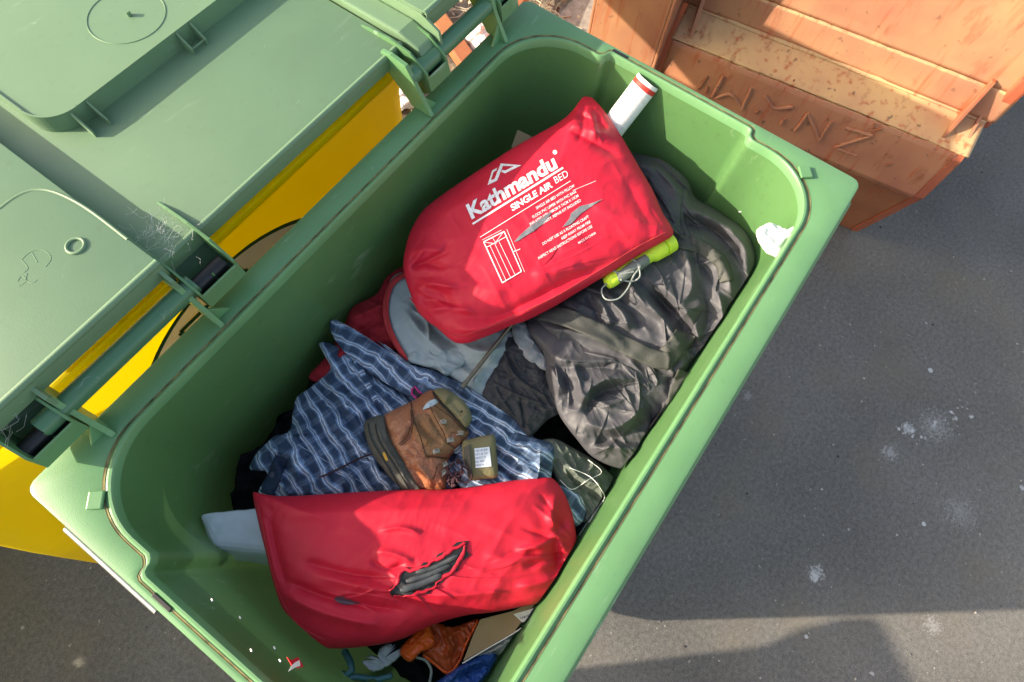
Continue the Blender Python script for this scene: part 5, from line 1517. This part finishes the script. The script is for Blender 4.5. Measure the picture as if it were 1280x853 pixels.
b.tube([Vector(tbb.pos(u, v, .0002)) for u, v in P], .0010, 6); b.build('seam', M['redtrim'], tb, True)
hole = [(490, 746), (485, 738), (494, 730), (497, 716), (508, 709), (521, 711), (530, 703), (541, 704), (547, 693), (560, 688), (571, 678), (585, 676), (583, 689), (588, 694), (577, 702), (572, 714), (560, 716), (553, 728), (541, 734), (536, 743), (521, 742), (505, 747)]
poly_patch('tear', hole, tbb.pos, M['black'], tb, .0015, 3)
b = BM()
for P, r_ in (([(500, 738), (525, 731), (552, 719)], .006), ([(508, 727), (535, 719), (562, 707)], .0045), ([(520, 716), (545, 709), (572, 695)], .004)):
    b.tube([Vector(tbb.pos(u, v, .001)) for u, v in spline(P, 4, False)], [r_ * .6] + [r_] * (len(spline(P, 4, False)) - 2) + [r_ * .5], 10)
b.build('inner_folds', simple('grey vinyl fold', (.07, .075, .08), .35, bump=.5, bs=60, var=.3), tb, True)
for edge in ([(488, 740), (496, 728), (502, 714), (530, 710), (548, 698), (583, 679)], [(492, 745), (518, 744), (538, 738), (550, 725), (566, 713), (583, 682)]):
    ribbon('torn_edge', edge, [2, 5, 3, 6, 2], tbb.pos, M['red'], tb, .002, 4, .001, rag=8)
poly_patch('tear', spline([(418, 748), (428, 745), (440, 751), (450, 754), (436, 756), (424, 754)], 4), tbb.pos, simple('worn grey patch', (.10, .06, .08), .5), tb, .0012, 3)

# --- white vinyl roll end that sticks out of the torn bag
wb_ = BM()
q = [Vector(at(*p, .905)) for p in ((243, 640), (322, 634), (345, 640), (350, 700), (330, 688), (262, 690))]
top = [Vector(at(*p, .888)) for p in ((244, 640), (345, 632), (352, 692), (268, 684))]
bot_ = [Vector(at(*p, .825)) for p in ((262, 655), (352, 640), (362, 712), (262, 700))]
vs = [wb_.b.verts.new(p) for p in top + bot_]
for f in ((0, 1, 2, 3), (4, 7, 6, 5), (0, 4, 5, 1), (1, 5, 6, 2), (2, 6, 7, 3), (3, 7, 4, 0)): wb_.b.faces.new([vs[i] for i in f])
bmesh.ops.bevel(wb_.b, geom=wb_.b.edges[:], offset=.017, segments=4, profile=.6, affect='EDGES')
for it in range(3): bmesh.ops.subdivide_edges(wb_.b, edges=wb_.b.edges[:], cuts=1, use_grid_fill=True)
for v in wb_.b.verts:
    k = float(ridge(np.array(v.co.x * 38), np.array(v.co.y * 38 + v.co.z * 30), 3)); v.co += Vector((0, 0, 1)) * k * .003 + Vector((1, .3, 0)) * k * .0015
vr = wb_.build('vinyl_roll', M['whitevinyl'], None, True)
tagt(vr, 'pale folded vinyl roll sticking out of the left end of the torn red bag', 'roll')

# --- white paper roll standing against the far end wall
pr = empty('paper_roll', (.58, 0, .95), 'white paper roll with a red stripe, leaning behind the printed red bag', 'paper roll')
A0 = Vector(at(762, 165, (.99))); A1 = Vector(at(811, 101, (1.085)))
ax = (A1 - A0).normalized(); A0 = A0 - ax * .06
b = BM(); rr_ = .0265
b.tube([A0, A0.lerp(A1, .5), A1 - ax * .018], rr_, 40, False)
b.tube([A1 - ax * .008, A1], rr_, 40, False); b.tube([A1 - ax * .0005, A1 - ax * .06], rr_ - .003, 40, False)
b.build('tube', M['white'], pr, True)
b = BM(); b.tube([A1 - ax * .018, A1 - ax * .008], rr_ + .0002, 40, False); b.build('stripe', simple('red print', (.62, .04, .03), .6), pr, True)
b = BM(); c0 = Vector(at(652, 178, .955)); b.box(c0, (.05, .035, .004), Matrix.Rotation(.35, 3, 'Z') @ Matrix.Rotation(.3, 3, 'X'), .001)
tagt(b.build('cardboard_flap', M['card']), 'small brown cardboard corner showing above the top edge of the printed bag', 'cardboard')

# --- lime torch with its cord
to = empty('torch', (.42, -.17, .95), 'lime green torch with a grey grip and a wrist cord, lying on the nylon sack', 'torch')
T0 = Vector(sk.pos(757, 357, .018)); T1 = Vector(sk.pos(838, 300, .02)); T0.z = T1.z = max(T0.z, T1.z, .965)
T0 = Vector(at(757, 355, T0.z)); T1 = Vector(at(838, 302, T1.z)); dx = (T1 - T0)
b = BM()
st_ = [(0, .004), (.02, .0105), (.06, .0125), (.30, .0125), (.55, .0125), (.66, .0125), (.72, .0165), (.86, .0180), (.865, .0150), (.885, .0150), (.89, .0188), (1.0, .0188), (1.003, .0150), (.99, .012)]
b.tube([T0 + dx * s_ for s_, _ in st_], [r_ * 1.18 for _, r_ in st_], 32)
b.build('torch_body', M['lime'], to, True)
side_ = Vector((0, 0, 1)).cross(dx).normalized() * -1
b = BM(); g0 = T0 + dx * .10 + side_ * .0045 + Vector((0, 0, .0045)); g1 = T0 + dx * .62 + side_ * .0045 + Vector((0, 0, .0045))
b.tube([g0, g0.lerp(g1, .1), g0.lerp(g1, .5), g0.lerp(g1, .92), g1], [.005, .0122, .0136, .0122, .004], 20); b.build('torch_grip', M['grip'], to, True)
b = BM()
for P in ([(768, 330), (782, 322), (795, 328), (800, 345), (790, 352), (776, 350)], [(762, 352), (752, 362), (757, 374), (772, 374), (784, 362), (792, 345), (800, 334), (795, 330), (785, 338), (770, 342)], [(770, 328), (762, 334), (775, 342), (792, 340)]):
    b.tube([Vector(at(u, v, T0.z + .016 - .012 * (v > 350))) for u, v in spline(P, 6, False)], .0016, 8)
b.build('wrist_cord', M['cord'], to, True)

# --- white foam scrap at the lip
fs = empty('foam_scrap', (.45, -.3, 1.07), 'bright white torn foam scrap stuck to the inside lip of the bin', 'scrap')
Fm = Blob('scrap_sheet', M['foam'], [(946, 288), (956, 281), (965, 279), (985, 287), (1000, 279), (1005, 280), (1003, 290), (990, 306), (976, 322), (968, 321), (958, 316), (948, 302)], (1.075, 0, 0), .008, .006, fs, (4, .5), nz=[(.006, 12, 8, 40, 'r', 2)], na=160, nr=36, smooth_outline=3, edge_nz=.06)
for P in ([(1001, 281), (994, 290), (988, 303), (992, 303), (1000, 292)], [(983, 312), (975, 323), (973, 324), (980, 312)]):
    poly_patch('scrap_edge', P, Fm.pos, M['foamyellow'], fs, .0015, 3)

# --- bits at the near end
bp = empty('orange_plastic_bag', (-.43, -.24, .87), 'ripped bright orange plastic bag poking out below the torn red bag', 'bag')
Z3 = lambda p: zc(380, 720, .2656, p)
o1 = Blob('bag_inside', M['orangein'], Z3([(590, 215), (700, 240), (822, 200), (815, 250), (790, 300), (750, 370), (735, 410), (690, 462), (620, 410), (560, 370), (570, 300)]), (.868, 0, 0), .010, .02, bp, (5, .5), cr=[(.008, 4, Z3([(650, 270), (680, 330), (660, 400)])), (-.006, 3, Z3([(700, 260), (720, 330), (690, 420)]))], nz=[(.008, 14, 6, 60, 'r', 3)], na=220, nr=60, smooth_outline=4)
Blob('bag_cuff', M['orangebag'], Z3([(450, 350), (500, 290), (580, 220), (600, 260), (618, 310), (600, 340), (550, 360), (505, 405), (470, 390)]), (.882, 0, 0), .012, .01, bp, (4, .5), cr=[(.006, 3, Z3([(470, 370), (530, 310), (590, 250)]))], nz=[(.005, 12, 6, 30, 'r', 3)], na=180, nr=40, smooth_outline=4)
ribbon('bag_edge', Z3([(560, 372), (620, 418), (680, 458), (735, 400), (760, 330), (822, 205)]), 3.0, o1.pos, M['orangebag'], bp, .004, 3, .001)
cbd = empty('cardboard_sleeve', (-.4, -.3, .88), 'flat brown cardboard sleeve with a barcode label, under the torn red bag', 'cardboard')
b = BM(); P = Z3([(750, 400), (800, 270), (830, 205), (985, 165), (1130, 120), (1150, 128), (1165, 150), (990, 262), (850, 345)])
b.prism([Vector(inside(at(u, v, .895), .003)) for u, v in P], (0, 0, -.004)); b.build('board', M['card'], cbd)
ls = flat(.8965)
lab = poly_patch('label', Z3([(985, 180), (1085, 152), (1105, 178), (1028, 220)]), ls, M['white'], cbd, 0, 4)
b = BM()
for k in range(9):
    x = 1015 + k * 8.5; h_ = 16
    P = Z3([(x, 196 - k * 3.0), (x + (2 + k % 3 * 1.6), 195.5 - k * 3.0), (x + 9, 178 + 26 - k * 3.0), (x + 6, 179 + 26 - k * 3.0)])
    vs = [b.b.verts.new(Vector(at(u, v, .8975))) for u, v in P]; b.b.faces.new(vs)
b.build('barcode', M['ink'], lab)
ribbon('board_edge', Z3([(745, 412), (850, 350), (990, 268), (1165, 152)]), 1.6, flat(.897), M['white'], cbd, 0, 2, 0)
fi = Blob('clear_film', M['film'], Z3([(800, 385), (880, 330), (990, 265), (1075, 215), (1060, 260), (1010, 310), (960, 375), (900, 370), (850, 380)]), (.875, 0, 0), .012, .01, None, (3, .5), cr=[(.008, 4, Z3([(850, 370), (930, 330), (1040, 250)]))], nz=[(.008, 14, 6, 30, 'r', 3)], na=160, nr=36)
tagt(fi.o, 'crumpled clear plastic film beside the barcode cardboard sleeve', 'film')
bl = Blob('blue_garment', M['blue'], Z3([(600, 520), (650, 480), (720, 430), (800, 380), (880, 350), (910, 380), (900, 440), (910, 520), (800, 560), (650, 560)]), (.872, 0, 0), .022, .02, None, (3, .5), cr=[(.012, 4, Z3([(700, 460), (780, 420), (860, 400)])), (-.010, 4, Z3([(720, 500), (800, 450), (880, 440)])), (.01, 4, Z3([(780, 520), (840, 480), (860, 420)]))], nz=[(.008, 14, 7, 30, 'r', 3)], na=220, nr=50)
tagt(bl.o, 'shiny royal blue garment at the near end, below the cardboard sleeve', 'clothing')
tp = Blob('torn_paper', M['torn'], Z3([(230, 465), (270, 440), (275, 400), (300, 370), (330, 395), (380, 385), (410, 350), (415, 320), (450, 325), (470, 350), (440, 390), (380, 430), (300, 460)]), (.868, 0, 0), .006, .006, None, (5, .5), nz=[(.005, 12, 7, 30, 'r', 3)], na=200, nr=36, smooth_outline=2, centre=(476, 826))
tagt(tp.o, 'torn white paper scrap left of the orange plastic bag', 'paper')
b = BM(); b.tube([Vector(at(u, v, z)) for u, v, z in ((431, 815, .84), (438, 828, .865), (440, 838, .87), (432, 845, .868))], .006, 14); b.tube([Vector(at(425, 846, .862)), Vector(at(425, 846, .874))], .008, 16)
b.tube([Vector(at(u, v, .865)) for u, v in ((428, 850), (445, 846), (470, 850), (490, 845))], .005, 12)
tagt(b.build('teal_tube', M['teal'], None, True), 'bent translucent teal plastic tube at the near end of the bin', 'tube')
b = BM(); b.tube([Vector(at(u, v, .872)) for u, v in spline([(520, 822), (532, 826), (539, 838), (537, 853)], 5, False)], .0022, 8)
tagt(b.build('wire_loop', M['cord'], None, True), 'thin grey cord loop below the orange plastic bag', 'cord')
rs = empty('sweet_wrapper', (-.58, -.05, 1.0), 'tiny torn red and white wrapper stuck on the inner near wall', 'wrapper')
for nm, P, mt in (('wrapper_red', [(358, 822), (364, 826), (372, 822), (376, 828), (379, 834), (372, 836), (364, 832)], simple('wrapper red print', (.6, .02, .03), .4)), ('wrapper_white', [(368, 829), (374, 826), (375, 833), (370, 834), (360, 840), (364, 833)], M['white'])):
    q = [Vector(atax(u, v, 0, -.5745 + (.0012 if nm == 'wrapper_white' else 0))) for u, v in P]
    b = BM(); b.prism(q, (.0008, 0, 0)); b.build(nm, mt, rs)
